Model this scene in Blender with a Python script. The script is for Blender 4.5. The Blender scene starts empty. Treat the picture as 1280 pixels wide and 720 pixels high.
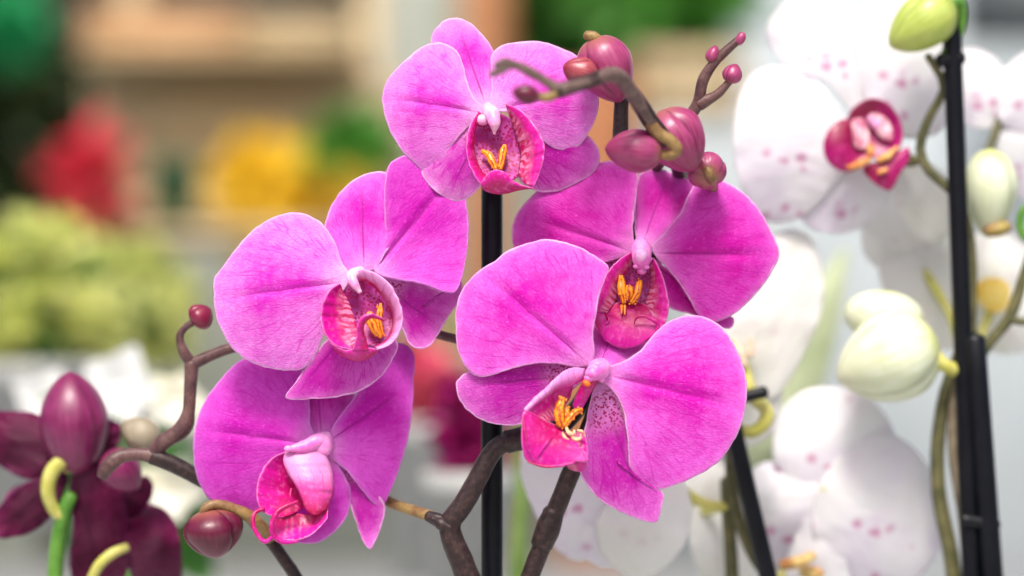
import bpy, math, random
from mathutils import Vector, Matrix, noise

random.seed(7)
sc = bpy.context.scene
C = bpy.context.collection
LENS, SENS = 85.0, 36.0
D0 = 0.84                       # focus distance of the close-up, metres
CAMZ = 1.20
K = SENS / LENS / 1280.0        # metres per photo pixel per metre of distance
U = D0 * K                      # metres per photo pixel at the flowers
TABLE = 0.95                    # height of the display bench

def W(x, y, d):
    return Vector(((x - 640) * d * K, d, CAMZ + (360 - y) * d * K))
def P(x, y, z=0.0):
    return W(x, y, D0 - z * U)

# ------------------------------------------------------------------ objects
WP = {}
def thing(name, label, cat, loc, group=None):
    o = bpy.data.objects.new(name, None); C.objects.link(o)
    o.location = loc; o.empty_display_size = 0.02
    o['label'] = label; o['category'] = cat
    if group: o['group'] = group
    WP[o] = Vector(loc)
    return o
def tag(o, label, cat, group=None, kind=None):
    if label: o['label'] = label
    if cat: o['category'] = cat
    if group: o['group'] = group
    if kind: o['kind'] = kind
    return o

class Geo:
    """collects shapes; build() links them as ONE mesh object"""
    def __init__(s): s.v = []; s.f = []; s.a = []
    def add(s, vs, fs, at):
        b = len(s.v); s.v += vs; s.a += at
        s.f += [tuple(b + i for i in f) for f in fs]
    def build(s, name, mat, parent=None, thick=0, origin=None, smooth=True, off=-1, label=None):
        if origin is None:
            origin = sum(s.v, Vector()) / len(s.v)
        me = bpy.data.meshes.new(name)
        me.from_pydata([tuple(p - origin) for p in s.v], [], s.f)
        at = me.attributes.new('pet', 'FLOAT_VECTOR', 'POINT')
        flat = [c for t in s.a for c in t]
        at.data.foreach_set('vector', flat)
        if smooth: me.polygons.foreach_set('use_smooth', [True] * len(me.polygons))
        me.materials.append(mat); me.update()
        o = bpy.data.objects.new(name, me); C.objects.link(o)
        WP[o] = origin.copy()
        if parent:
            o.parent = parent; o.location = origin - WP[parent]
        else: o.location = origin
        if thick:
            m = o.modifiers.new('thickness', 'SOLIDIFY'); m.thickness = thick; m.offset = off
        if label: o['label'] = label
        return o

def catmull(pts, n, closed=False):
    """resample a control polyline through a Catmull-Rom curve, equal arc steps"""
    pts = [Vector(p) for p in pts]; m = len(pts); fine = []
    segs = m if closed else m - 1
    for i in range(segs):
        if closed: p0, p1, p2, p3 = (pts[(i + k) % m] for k in (-1, 0, 1, 2))
        else:
            p1, p2 = pts[i], pts[i + 1]
            p0 = pts[i - 1] if i > 0 else p1 * 2 - p2
            p3 = pts[i + 2] if i + 2 < m else p2 * 2 - p1
        t0 = 0; t1 = max((p1 - p0).length, 1e-4) ** .5; t2 = t1 + max((p2 - p1).length, 1e-4) ** .5
        t3 = t2 + max((p3 - p2).length, 1e-4) ** .5
        for j in range(12):
            t = t1 + (t2 - t1) * j / 12
            a1 = p0 * ((t1 - t) / (t1 - t0)) + p1 * ((t - t0) / (t1 - t0))
            a2 = p1 * ((t2 - t) / (t2 - t1)) + p2 * ((t - t1) / (t2 - t1))
            a3 = p2 * ((t3 - t) / (t3 - t2)) + p3 * ((t - t2) / (t3 - t2))
            b1 = a1 * ((t2 - t) / (t2 - t0)) + a2 * ((t - t0) / (t2 - t0))
            b2 = a2 * ((t3 - t) / (t3 - t1)) + a3 * ((t - t1) / (t3 - t1))
            fine.append(b1 * ((t2 - t) / (t2 - t1)) + b2 * ((t - t1) / (t2 - t1)))
    fine.append(pts[0].copy() if closed else pts[-1].copy())
    L = [0]
    for a, b in zip(fine, fine[1:]): L.append(L[-1] + (b - a).length)
    out = []; j = 0; tot = L[-1]
    cnt = n if closed else n - 1
    for i in range(n):
        t = tot * i / cnt
        while j < len(L) - 2 and L[j + 1] < t: j += 1
        w = (t - L[j]) / max(L[j + 1] - L[j], 1e-9)
        out.append(fine[j].lerp(fine[j + 1], min(1, w)))
    return out

def sst(a, b, x):
    t = max(0, min(1, (x - a) / (b - a))); return t * t * (3 - 2 * t)

def petal(g, outline, base, tip, zb, zt, arch=0, cup=0, crease=0, ruffle=1.2, wr=.5, seed=0, n=132, rings=26, cz=None, twist=0):
    """a broad leaf-like petal: closed outline in picture pixels, its relief in depth z (pixels)"""
    bx, by = base; tx, ty = tip
    ax = Vector((tx - bx, ty - by)); Lg = ax.length; ax /= Lg; ay = Vector((-ax.y, ax.x))
    ol = catmull([(p[0], p[1], 0) for p in outline], n, True)
    for p in ol:
        v = Vector((p.x / 9 + seed * 3.1, p.y / 9, 0)); p.x += .9 * noise.noise(v); p.y += .9 * noise.noise(v + Vector((40, 0, 0)))
    A = cx = cy = 0
    for i in range(n):
        p, q = ol[i], ol[(i + 1) % n]; w = p.x * q.y - q.x * p.y
        A += w; cx += (p.x + q.x) * w; cy += (p.y + q.y) * w
    cx /= 3 * A; cy /= 3 * A
    if cz: cx, cy = cz
    rnd = random.Random(seed)
    ph = [rnd.uniform(0, 6.28) for _ in range(4)]; so = rnd.uniform(0, 90)
    def zf(x, y, rho, th):
        d = Vector((x - bx, y - by)); s = d.dot(ax) / Lg; t = d.dot(ay) / Lg
        z = zb + (zt - zb) * s + arch * 4 * s * (1 - s) + cup * 4 * t * t + twist * s * t
        if crease:
            k = sst(.05, .25, s) * (1 - sst(.65, 1.0, s))
            w = .018 + .03 * s
            z -= crease * k * math.exp(-(t / w) ** 2)
            z += crease * .6 * k * math.exp(-(t / (w * 4)) ** 2)
        z += ruffle * rho ** 5 * (math.sin(3 * th + ph[0]) + .7 * math.sin(5 * th + ph[1]) + .45 * math.sin(11 * th + ph[2]))
        q = Vector((x / 46 + so, y / 46, so)); z += 2.6 * wr * noise.noise(q)
        q = Vector((d.dot(ax) / 26 + so, d.dot(ay) / 9, so)); z += wr * noise.noise(q)
        q = Vector((x / 5 + so, y / 5, so)); z += .16 * wr * noise.noise(q)
        return z
    vs, at = [], []
    def put(x, y, rho, th, rad):
        d = Vector((x - bx, y - by))
        vs.append(P(x, y, zf(x, y, rho, th)))
        at.append((d.length / Lg, math.atan2(d.dot(ay), d.dot(ax)), (1 - rho) * rad))
    put(cx, cy, 0, 0, (ol[0] - Vector((cx, cy, 0))).length)
    for k in range(1, rings + 1):
        rho = (k / rings) ** .8
        for i in range(n):
            x = cx + (ol[i].x - cx) * rho; y = cy + (ol[i].y - cy) * rho
            put(x, y, rho, 6.2832 * i / n, math.hypot(ol[i].x - cx, ol[i].y - cy))
    fs = [(0, 1 + (i + 1) % n, 1 + i) for i in range(n)]
    for k in range(rings - 1):
        a = 1 + k * n; b = a + n
        for i in range(n):
            j = (i + 1) % n
            fs.append((a + i, a + j, b + j, b + i))
    g.add(vs, fs, at)

def patch(g, outline, bulge=0, n=80, rings=14, base=None, wr=.4):
    """closed outline with its own depth at every point (x, y, z)"""
    ol = catmull(outline, n, True)
    c = sum(ol, Vector()) / n
    # plane fit
    sxx = sxy = syy = sxz = syz = 0
    for p in ol:
        dx, dy, dz = p - c; sxx += dx * dx; sxy += dx * dy; syy += dy * dy; sxz += dx * dz; syz += dy * dz
    det = sxx * syy - sxy * sxy or 1e-6
    gx = (sxz * syy - syz * sxy) / det; gy = (syz * sxx - sxz * sxy) / det
    base = base or (ol[0].x, ol[0].y); Lg = max(math.hypot(p.x - base[0], p.y - base[1]) for p in ol)
    mid = math.atan2(c.y - base[1], c.x - base[0])
    vs, at = [], []
    def put(p, rho, rad):
        z = c.z + gx * (p.x - c.x) + gy * (p.y - c.y)
        res = p.z
        zz = z + (1 - rho * rho) * bulge + res * rho * rho + wr * noise.noise(Vector((p.x / 12, p.y / 12, c.z)))
        vs.append(P(p.x, p.y, zz))
        dx, dy = p.x - base[0], p.y - base[1]
        a = math.atan2(dy, dx) - mid; a = (a + math.pi) % (2 * math.pi) - math.pi
        at.append((math.hypot(dx, dy) / Lg, a, (1 - rho) * rad))
    put(Vector((c.x, c.y, 0)), 0, 30)
    for k in range(1, rings + 1):
        rho = k / rings
        for p in ol:
            res = p.z - (c.z + gx * (p.x - c.x) + gy * (p.y - c.y))
            q = Vector((c.x + (p.x - c.x) * rho, c.y + (p.y - c.y) * rho, res))
            put(q, rho, math.hypot(p.x - c.x, p.y - c.y))
    fs = [(0, 1 + (i + 1) % n, 1 + i) for i in range(n)]
    for k in range(rings - 1):
        a = 1 + k * n; b = a + n
        for i in range(n):
            j = (i + 1) % n; fs.append((a + i, a + j, b + j, b + i))
    g.add(vs, fs, at)

def strip(g, A, B, bulge=0, n=44, m=14, wr=.4, rimA=True, rimB=False, roll=0):
    """a lobe lofted from edge A (the free rim) to edge B (its root)"""
    A = catmull(A, n); B = catmull(B, n)
    for i, p in enumerate(A):
        v = Vector((p.x / 7, p.y / 7, 3)); k = math.sin(math.pi * i / (n - 1)); p.x += 1.3 * k * noise.noise(v); p.y += 1.3 * k * noise.noise(v + Vector((9, 0, 0))); p.z += 3.5 * k * noise.noise(v + Vector((0, 9, 0)))
    vs, at = [], []
    for i in range(n):
        wid = (B[i] - A[i]).length; tot = i / (n - 1)
        for j in range(m):
            t = j / (m - 1)
            p = A[i].lerp(B[i], t)
            z = p.z + bulge * 4 * t * (1 - t) * math.sin(math.pi * min(1, .08 + tot * .86)) + wr * noise.noise(Vector((p.x / 9, p.y / 9, t)))
            z -= roll * max(0, 1 - t / .18) ** 2
            vs.append(P(p.x, p.y, z))
            e = 99
            if rimA: e = min(e, t * wid)
            if rimB: e = min(e, (1 - t) * wid)
            e = min(e, tot * 60 + 1.2, (1 - tot) * 60 + 1.2) if rimA else e
            at.append((1 - t, tot, e))
    fs = [(i * m + j, i * m + j + 1, (i + 1) * m + j + 1, (i + 1) * m + j) for i in range(n - 1) for j in range(m - 1)]
    g.add(vs, fs, at)

def tube3(g, pts, rad, seg=14, sub=8, knob=0, seed=0):
    """round tube through world points with a radius at each"""
    n = (len(pts) - 1) * sub + 1
    q = catmull([tuple(p) for p in pts], n)
    m = len(rad); rr = []
    for i in range(n):
        t = i / (n - 1) * (m - 1); k = min(int(t), m - 2); w = t - k; w = w * w * (3 - 2 * w)
        rr.append(rad[k] * (1 - w) + rad[k + 1] * w)
    vs, at, fs = [], [], []
    T = (q[1] - q[0]).normalized(); up = Vector((0, 1, 0))
    if abs(T.dot(up)) > .9: up = Vector((1, 0, 0))
    nx = T.cross(up).normalized(); L = 0
    def ring(c, nx, ny, r, s):
        for j in range(seg):
            a = 6.2832 * j / seg
            v = nx * math.cos(a) + ny * math.sin(a)
            k = 1 + knob * noise.noise((c + v * r) * 220 + Vector((seed, 0, 0)))
            vs.append(c + v * r * k); at.append((s, a, 50))
    for i in range(n):
        t = (q[min(i + 1, n - 1)] - q[max(i - 1, 0)]).normalized()
        nx = (nx - t * nx.dot(t)).normalized(); ny = t.cross(nx)
        if i == 0:
            for f, h in ((.35, .8), (.8, .45)): ring(q[0] - t * rr[0] * h * .7, nx, ny, rr[0] * f, 0)
        ring(q[i], nx, ny, rr[i], i / (n - 1))
        if i == n - 1:
            for f, h in ((.8, .45), (.35, .8)): ring(q[i] + t * rr[i] * h * .7, nx, ny, rr[i] * f, 1)
    R = len(vs) // seg
    for i in range(R - 1):
        for j in range(seg):
            k = (j + 1) % seg
            fs.append((i * seg + j, i * seg + k, (i + 1) * seg + k, (i + 1) * seg + j))
    fs.append(tuple(range(seg))[::-1]); fs.append(tuple((R - 1) * seg + j for j in range(seg)))
    g.add(vs, fs, at)
def tube(g, pts, rad, **k):
    """tube through picture points (x, y, z), radii in pixels"""
    w = [P(*p) for p in pts]
    f = sum((D0 - p[2] * U) for p in pts) / len(pts) * K
    tube3(g, w, [r * f for r in rad], **k)

def blob3(g, c, axes, seg=24, rings=14, amp=.0, fr=100, groove=0):
    """ellipsoid from three half-axis vectors, gently lumpy"""
    vs, at, fs = [], [], []
    for i in range(rings + 1):
        ph = math.pi * i / rings
        for j in range(seg):
            th = 6.2832 * j / seg
            d = axes[0] * (math.sin(ph) * math.cos(th)) + axes[1] * (math.sin(ph) * math.sin(th)) + axes[2] * math.cos(ph)
            k = 1 + amp * noise.noise((c + d) * fr)
            vs.append(c + d * k); at.append((i / rings, th, 50))
    for i in range(rings):
        for j in range(seg):
            k = (j + 1) % seg; fs.append((i * seg + j, (i + 1) * seg + j, (i + 1) * seg + k, i * seg + k))
    g.add(vs, fs, at)
def blob(g, x, y, z, rx, ry, rz, rot=0, **k):
    f = (D0 - z * U) * K; c, s = math.cos(rot), math.sin(rot)
    blob3(g, P(x, y, z), [Vector((c, 0, -s)) * rx * f, Vector((0, -1, 0)) * rz * f, Vector((s, 0, c)) * ry * f], **k)

def bud(g, A, B, r, groove=.14, roll=0, seg=48, rings=26, fat=.8, nk=3):
    """orchid bud: from its stalk end A to its tip B, with the seams of its folded sepals"""
    a, b = P(*A), P(*B); ax = (b - a); L = ax.length; ax.normalize()
    up = Vector((0, -1, 0)); nx = ax.cross(up).normalized() if abs(ax.dot(up)) < .95 else Vector((1, 0, 0)); ny = ax.cross(nx)
    f = (D0 - A[2] * U) * K; r *= f
    vs, at, fs = [], [], []
    for i in range(rings + 1):
        s = i / rings
        pr = max(0.0, math.sin(math.pi * s ** fat)) ** .62
        for j in range(seg):
            th = 6.2832 * j / seg
            u = ((th + roll + .5 * s) * nk / 6.2832) % 1.0; u = min(u, 1 - u)
            k = 1 - groove * math.exp(-(u / .055) ** 2) * math.sin(math.pi * min(1, s * 1.05)) ** .5 + groove * .35 * sst(0, .5, u)
            k *= 1 + .05 * noise.noise(Vector((th, s * 3, r * 900)))
            vs.append(a + ax * (L * s) + (nx * math.cos(th) + ny * math.sin(th)) * r * pr * k)
            at.append((s, th, u * 100))
    for i in range(rings):
        for j in range(seg):
            k = (j + 1) % seg; fs.append((i * seg + j, (i + 1) * seg + j, (i + 1) * seg + k, i * seg + k))
    g.add(vs, fs, at)

def box3(g, lo, hi, bev=0):
    x0, y0, z0 = lo; x1, y1, z1 = hi
    vs = [Vector(p) for p in ((x0, y0, z0), (x1, y0, z0), (x1, y1, z0), (x0, y1, z0), (x0, y0, z1), (x1, y0, z1), (x1, y1, z1), (x0, y1, z1))]
    g.add(vs, [(0, 3, 2, 1), (4, 5, 6, 7), (0, 1, 5, 4), (1, 2, 6, 5), (2, 3, 7, 6), (3, 0, 4, 7)], [(0, 0, 50)] * 8)
def rect(g, x0, y0, x1, y1, d, dep):
    """box whose front face spans a picture rectangle at distance d"""
    a, b = W(x0, y1, d), W(x1, y0, d)
    box3(g, (a.x, d, a.z), (b.x, d + dep, b.z))
def lathe(g, c, prof, seg=36):
    vs, at, fs = [], [], []
    for r, z in prof:
        for j in range(seg):
            a = 6.2832 * j / seg; vs.append(c + Vector((r * math.cos(a), r * math.sin(a), z))); at.append((0, a, 50))
    for i in range(len(prof) - 1):
        for j in range(seg):
            k = (j + 1) % seg; fs.append((i * seg + j, i * seg + k, (i + 1) * seg + k, (i + 1) * seg + j))
    fs.append(tuple(range(seg))[::-1]); g.add(vs, fs, at)
def leaf(g, p, d, up, L, w, bend=.3):
    """one folded, bent leaf blade"""
    d = d.normalized(); sd = d.cross(up)
    sd = sd.normalized() if sd.length > 1e-4 else Vector((1, 0, 0)); nr = sd.cross(d)
    vs, at = [], []
    for i in range(5):
        t = i / 4; ww = w * math.sin(math.pi * (.06 + .9 * t) ** .8) * .5
        c = p + d * L * t - nr * bend * L * t * t
        for k in (-1, 0, 1):
            vs.append(c + sd * ww * k + nr * abs(k) * ww * .35); at.append((t, k, 50))
    fs = [(i * 3 + j, i * 3 + j + 1, i * 3 + j + 4, i * 3 + j + 3) for i in range(4) for j in range(2)]
    g.add(vs, fs, at)
def rdir(r=random):
    v = Vector((r.gauss(0, 1), r.gauss(0, 1), r.gauss(0, 1))); return v.normalized()
def leaves(g, c, rad, n, L, w, seed=0, upb=.3):
    r = random.Random(seed)
    for _ in range(n):
        v = rdir(r); k = r.uniform(.35, 1) ** .6
        p = c + Vector((v.x * rad[0], v.y * rad[1], v.z * rad[2])) * k
        d = (v + rdir(r) * .7 + Vector((0, 0, upb))).normalized()
        leaf(g, p, d, rdir(r), L * r.uniform(.6, 1.2), w * r.uniform(.6, 1.2), r.uniform(.1, .6))

# ------------------------------------------------------------------ materials
class N:
    def __init__(s, name):
        s.m = bpy.data.materials.new(name); s.m.use_nodes = True; s.t = s.m.node_tree; s.t.nodes.clear()
        s.out = s.t.nodes.new('ShaderNodeOutputMaterial')
    def put(s, sock, v):
        if isinstance(v, bpy.types.NodeSocket): s.t.links.new(v, sock)
        elif v is not None:
            if sock.type == 'RGBA' and len(v) == 3: v = (*v, 1)
            sock.default_value = v
    def n(s, typ, ins=None, **props):
        nd = s.t.nodes.new('ShaderNode' + typ)
        for k, v in props.items(): setattr(nd, k, v)
        for k, v in (ins or {}).items(): s.put(nd.inputs[k], v)
        return nd
    def math(s, op, a, b=None, c=None, clamp=False):
        nd = s.n('Math', operation=op, use_clamp=clamp)
        for i, v in enumerate((a, b, c)):
            if v is not None: s.put(nd.inputs[i], v)
        return nd.outputs[0]
    def mr(s, v, a, b, c=0., d=1.):
        return s.n('MapRange', {0: v, 1: a, 2: b, 3: c, 4: d}, interpolation_type='SMOOTHSTEP').outputs[0]
    def mix(s, f, a, b, blend='MIX'):
        nd = s.n('Mix', data_type='RGBA', blend_type=blend)
        s.put(nd.inputs[0], f); s.put(nd.inputs[6], a); s.put(nd.inputs[7], b)
        return nd.outputs[2]
    def noise(s, sc_, det=3, vec=None, rough=.55, dist=0):
        vec = vec or s.obj()
        return s.n('TexNoise', {'Vector': vec, 'Scale': sc_, 'Detail': det, 'Roughness': rough, 'Distortion': dist}).outputs['Fac']
    def obj(s):
        if not hasattr(s, '_o'): s._o = s.n('TexCoord').outputs['Object']
        return s._o
    def pet(s):
        a = s.n('Attribute', attribute_name='pet'); x = s.n('SeparateXYZ', {0: a.outputs['Vector']})
        return x.outputs
    def vor(s, sc_, feat='F1', vec=None, out='Distance', rnd=1.0):
        return s.n('TexVoronoi', {'Vector': vec or s.obj(), 'Scale': sc_, 'Randomness': rnd}, feature=feat).outputs[out]
    def bump(s, h, st=.3, dist=.0003):
        return s.n('Bump', {'Strength': st, 'Distance': dist, 'Height': h}).outputs[0]
    def bsdf(s, col, rough=.5, normal=None, trans=0, tcol=None, spec=.3, sheen=0, sss=0, coat=0):
        p = s.n('BsdfPrincipled', {'Base Color': col, 'Roughness': rough, 'Specular IOR Level': spec})
        if normal: s.put(p.inputs['Normal'], normal)
        if sheen: p.inputs['Sheen Weight'].default_value = sheen; p.inputs['Sheen Roughness'].default_value = .4
        if coat: p.inputs['Coat Weight'].default_value = coat; p.inputs['Coat Roughness'].default_value = .25
        if sss:
            p.inputs['Subsurface Weight'].default_value = sss; p.inputs['Subsurface Radius'].default_value = (1, .5, .6); p.inputs['Subsurface Scale'].default_value = .0015
        sh = p.outputs[0]
        if trans:
            t = s.n('BsdfTranslucent', {'Color': tcol or col})
            if normal: s.put(t.inputs['Normal'], normal)
            sh = s.n('MixShader', {0: trans, 1: sh, 2: t.outputs[0]}).outputs[0]
        s.t.links.new(sh, s.out.inputs[0]); return s.m

def petal_mat(name, deep, pale, rim=(.93, .55, .88), white=.45, spots=0, veins=.6, center=.32, mid=.8, sheen=.08):
    b = N(name); S, A, E = b.pet()
    n1 = b.noise(55, 3); n2 = b.noise(240, 4, rough=.65); n3 = b.noise(900, 2)
    ga = b.math('POWER', 2.718, b.math('MULTIPLY', b.math('POWER', b.math('DIVIDE', b.math('ABSOLUTE', A), .42), 2.), -1.))
    band = b.math('MULTIPLY', b.mr(S, .12, .42), b.mr(S, .98, .62))
    dp = b.math('MULTIPLY', b.math('MULTIPLY', ga, band), mid)
    dp = b.math('ADD', dp, b.math('MULTIPLY', b.math('SUBTRACT', n1, .5), .6))
    dp = b.math('ADD', dp, b.math('MULTIPLY', b.math('SUBTRACT', n2, .5), 1.1))
    dp = b.math('ADD', dp, center, clamp=True)
    col = b.mix(dp, pale, deep)
    zone = b.mr(b.noise(30, 2), .46, .64)
    col = b.mix(b.math('MULTIPLY', b.math('MULTIPLY', zone, b.mr(S, .8, .3)), .45), col, tuple(min(1, c * 1.08 + .05) for c in pale))
    wf = b.math('MULTIPLY', b.mr(S, .30, .03), white)
    col = b.mix(wf, col, (.92, .62, .90))
    # fine cell mesh of the petal skin
    w = b.n('VectorMath', {0: b.obj(), 1: b.n('VectorMath', {0: b.n('TexNoise', {'Vector': b.obj(), 'Scale': 300., 'Detail': 2.}).outputs['Color'], 3: .0012}, operation='SCALE').outputs[0]}, operation='ADD').outputs[0]
    cv = b.n('CombineXYZ', {0: b.math('MULTIPLY', b.math('MULTIPLY', A, S), 46.), 1: b.math('MULTIPLY', S, 22.), 2: 0.}).outputs[0]
    cv = b.n('VectorMath', {0: cv, 1: b.n('VectorMath', {0: b.n('TexNoise', {'Vector': b.obj(), 'Scale': 420., 'Detail': 2.}).outputs['Color'], 3: 1.1}, operation='SCALE').outputs[0]}, operation='ADD').outputs[0]
    ce = b.vor(1., 'DISTANCE_TO_EDGE', cv)
    cell = b.mr(ce, .0, .22)
    col = b.mix(b.math('MULTIPLY', b.math('SUBTRACT', 1., cell), .26), col, deep)
    glit = b.mr(n3, .55, .75)
    col = b.mix(b.math('MULTIPLY', glit, .30), col, tuple(min(1, c * 1.18 + .03) for c in pale))
    # branching veins running out from the base
    vx = b.n('CombineXYZ', {0: b.math('MULTIPLY', A, 9.), 1: b.math('MULTIPLY', S, 2.2), 2: 0.})
    vn = b.n('VectorMath', {0: vx.outputs[0], 1: b.n('VectorMath', {0: b.n('TexNoise', {'Vector': b.obj(), 'Scale': 120., 'Detail': 2.}).outputs['Color'], 3: .55}, operation='SCALE').outputs[0]}, operation='ADD').outputs[0]
    ve = b.vor(1.0, 'DISTANCE_TO_EDGE', vn)
    vein = b.math('MULTIPLY', b.mr(ve, .085, .0), b.math('MULTIPLY', b.mr(S, .06, .3), b.mr(S, 1.05, .75)))
    vbreak = b.mr(b.noise(150, 2), .38, .6)
    col = b.mix(b.math('MULTIPLY', b.math('MULTIPLY', vein, vbreak), veins), col, deep)
    mr_ = b.math('MULTIPLY', b.mr(b.math('MULTIPLY', b.math('ABSOLUTE', b.math('ADD', A, b.math('MULTIPLY', b.math('SUBTRACT', n1, .5), .06))), b.math('ADD', S, .1)), .024, .0), b.math('MULTIPLY', b.mr(S, .05, .2), b.mr(S, .95, .6)))
    col = b.mix(b.math('MULTIPLY', mr_, .8), col, tuple(c * .6 for c in deep))
    if spots:
        d = b.vor(980, 'F1', w); mk = b.math('MULTIPLY', b.mr(S, .46, .28), b.mr(S, .06, .14))
        mk = b.math('MULTIPLY', mk, b.mr(b.math('ABSOLUTE', A), .75, .35))
        sp = b.math('MULTIPLY', b.mr(d, .48, .34), mk)
        col = b.mix(b.math('MULTIPLY', mk, .35), col, (.88, .45, .78))
        col = b.mix(b.math('MULTIPLY', sp, spots), col, (.36, .0, .10))
    ed = b.math('ADD', E, b.math('MULTIPLY', b.math('SUBTRACT', n2, .5), 4.))
    col = b.mix(b.math('MULTIPLY', b.mr(ed, 14., 2.), .14), col, rim)
    col = b.mix(b.math('MULTIPLY', b.mr(ed, 2.8, .9), b.mr(n1, .3, .6, .35, .8)), col, rim)
    h = b.math('ADD', b.math('MULTIPLY', cell, .5), b.math('ADD', b.math('MULTIPLY', n3, .5), b.math('MULTIPLY', vein, -.5)))
    return b.bsdf(col, .55, b.bump(h, .42, .0003), trans=.30, spec=.25, sheen=sheen)

def lip_mat(name, deep=(.50, .0, .12), edge=(.66, .004, .33), stripe=.0, pale=(.84, .40, .70), lo=.2, hi=.95, vein=.45):
    b = N(name); S, A, E = b.pet()
    n1 = b.noise(160, 3); n2 = b.noise(700, 3)
    col = b.mix(b.mr(b.math('ADD', S, b.math('MULTIPLY', b.math('SUBTRACT', n1, .5), .6)), lo, hi), deep, edge)
    vl = b.math('ABSOLUTE', b.math('SINE', b.math('ADD', b.math('MULTIPLY', A, 30.), b.math('MULTIPLY', n1, 6.))))
    col = b.mix(b.math('MULTIPLY', b.mr(vl, .3, .0), vein), col, tuple(c * .62 for c in deep))
    col = b.mix(b.math('MULTIPLY', b.mr(n1, .5, .7), .3), col, tuple(min(1, c * 1.1 + .05) for c in edge))
    col = b.mix(b.math('MULTIPLY', b.mr(n2, .5, .75), .2), col, pale)
    if stripe:
        wv = b.math('SINE', b.math('ADD', b.math('MULTIPLY', A, 74.), b.math('MULTIPLY', n1, 14.)))
        mk = b.math('MULTIPLY', b.mr(S, .66, .30), b.mr(b.noise(260, 2), .34, .56))
        col = b.mix(b.math('MULTIPLY', mk, stripe), col, (.74, .26, .48))
        col = b.mix(b.math('MULTIPLY', b.math('MULTIPLY', b.mr(wv, -.1, .4), mk), .9), col, (.48, .0, .07))
    col = b.mix(b.math('MULTIPLY', b.mr(E, 2.0, .5), .32), col, pale)
    return b.bsdf(col, .36, b.bump(n2, .3, .0003), trans=.2, spec=.45)

def hood_mat(name):
    b = N(name); S, A, E = b.pet()
    n1 = b.noise(120, 3); n2 = b.noise(700, 3)
    f = b.math('ADD', A, b.math('MULTIPLY', b.math('SUBTRACT', n1, .5), .5))
    col = b.mix(b.mr(f, .25, .62), (.74, .27, .58), (.70, .07, .36))
    col = b.mix(b.mr(f, .62, .92), col, (.62, .005, .10))
    wv = b.math('ABSOLUTE', b.math('SINE', b.math('ADD', b.math('MULTIPLY', S, 17.), b.math('MULTIPLY', n1, 7.))))
    col = b.mix(b.math('MULTIPLY', b.mr(wv, .28, .0), b.math('MULTIPLY', b.mr(A, .15, .4), .55)), col, (.66, .01, .26))
    col = b.mix(b.math('MULTIPLY', b.mr(n2, .5, .75), .2), col, (.9, .5, .78))
    return b.bsdf(col, .4, b.bump(n2, .35, .0004), trans=.2, spec=.4)
def throat_mat(name):
    b = N(name); S, A, E = b.pet()
    n1 = b.noise(150, 3)
    d = b.vor(900, 'F1'); rn = b.noise(90, 2)
    col = b.mix(b.mr(n1, .35, .65), (.30, .006, .18), (.52, .09, .38))
    col = b.mix(b.mr(d, .55, .36), col, (.34, .0, .09))
    return b.bsdf(col, .45, b.bump(n1, .3, .0004), trans=.15)
def callus_mat(name):
    b = N(name); S, A, E = b.pet(); n1 = b.noise(300, 3)
    st = b.math('SINE', b.math('ADD', b.math('MULTIPLY', A, 6.), b.math('MULTIPLY', n1, 9.)))
    d = b.vor(1300, 'F1')
    col = b.mix(n1, (.90, .40, .012), (.86, .24, .008))
    col = b.mix(b.math('MULTIPLY', b.mr(st, .15, .5), b.mr(n1, .38, .55, .5, 1.)), col, (.42, .015, .01))
    col = b.mix(b.math('MULTIPLY', b.mr(d, .3, .18), .7), col, (.36, .0, .02))
    return b.bsdf(col, .35, b.bump(n1, .5, .0005), spec=.5)
def simple(name, c1, c2, sc_=60, rough=.5, bump=.3, bd=.0004, trans=0, spec=.35, det=4, lo=.35, hi=.65, sss=0):
    b = N(name); n1 = b.noise(sc_, det); n2 = b.noise(sc_ * 6, 3)
    f = b.math('ADD', b.math('MULTIPLY', n1, .7), b.math('MULTIPLY', n2, .3))
    return b.bsdf(b.mix(b.mr(f, lo, hi), c1, c2), rough, b.bump(n2, bump, bd), trans=trans, spec=spec, sss=sss)
def bud_mat(name, deep, pale, base, tip):
    b = N(name); S, A, E = b.pet()
    n1 = b.noise(130, 3); n2 = b.noise(800, 3)
    st = b.n('TexNoise', {'Vector': b.n('CombineXYZ', {0: b.math('MULTIPLY', b.math('SINE', A), 9.), 1: b.math('MULTIPLY', S, 1.6), 2: b.math('MULTIPLY', b.math('COSINE', A), 9.)}).outputs[0], 'Scale': 1.6, 'Detail': 4.}).outputs['Fac']
    f = b.math('ADD', b.math('MULTIPLY', st, .6), b.math('MULTIPLY', n1, .4))
    col = b.mix(b.mr(f, .25, .8), deep, pale)
    col = b.mix(b.math('MULTIPLY', b.mr(S, .22, .0), .85), col, base)
    col = b.mix(b.math('MULTIPLY', b.mr(S, .72, 1.), .6), col, tip)
    col = b.mix(b.math('MULTIPLY', b.mr(E, 6., 1.), .6), col, tuple(c * .45 for c in deep))
    return b.bsdf(col, .36, b.bump(n2, .25, .0003), trans=.06, spec=.5, sss=.15)
def wood_mat(name, c1, c2):
    b = N(name)
    v = b.n('Mapping', {'Vector': b.obj(), 'Scale': (4., 30., 60.)}).outputs[0]
    n1 = b.noise(1.6, 5, v, .6, .6); n2 = b.noise(30, 3)
    return b.bsdf(b.mix(b.mr(b.math('ADD', b.math('MULTIPLY', n1, .8), b.math('MULTIPLY', n2, .2)), .3, .7), c1, c2), .65, b.bump(n1, .3, .002))

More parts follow.
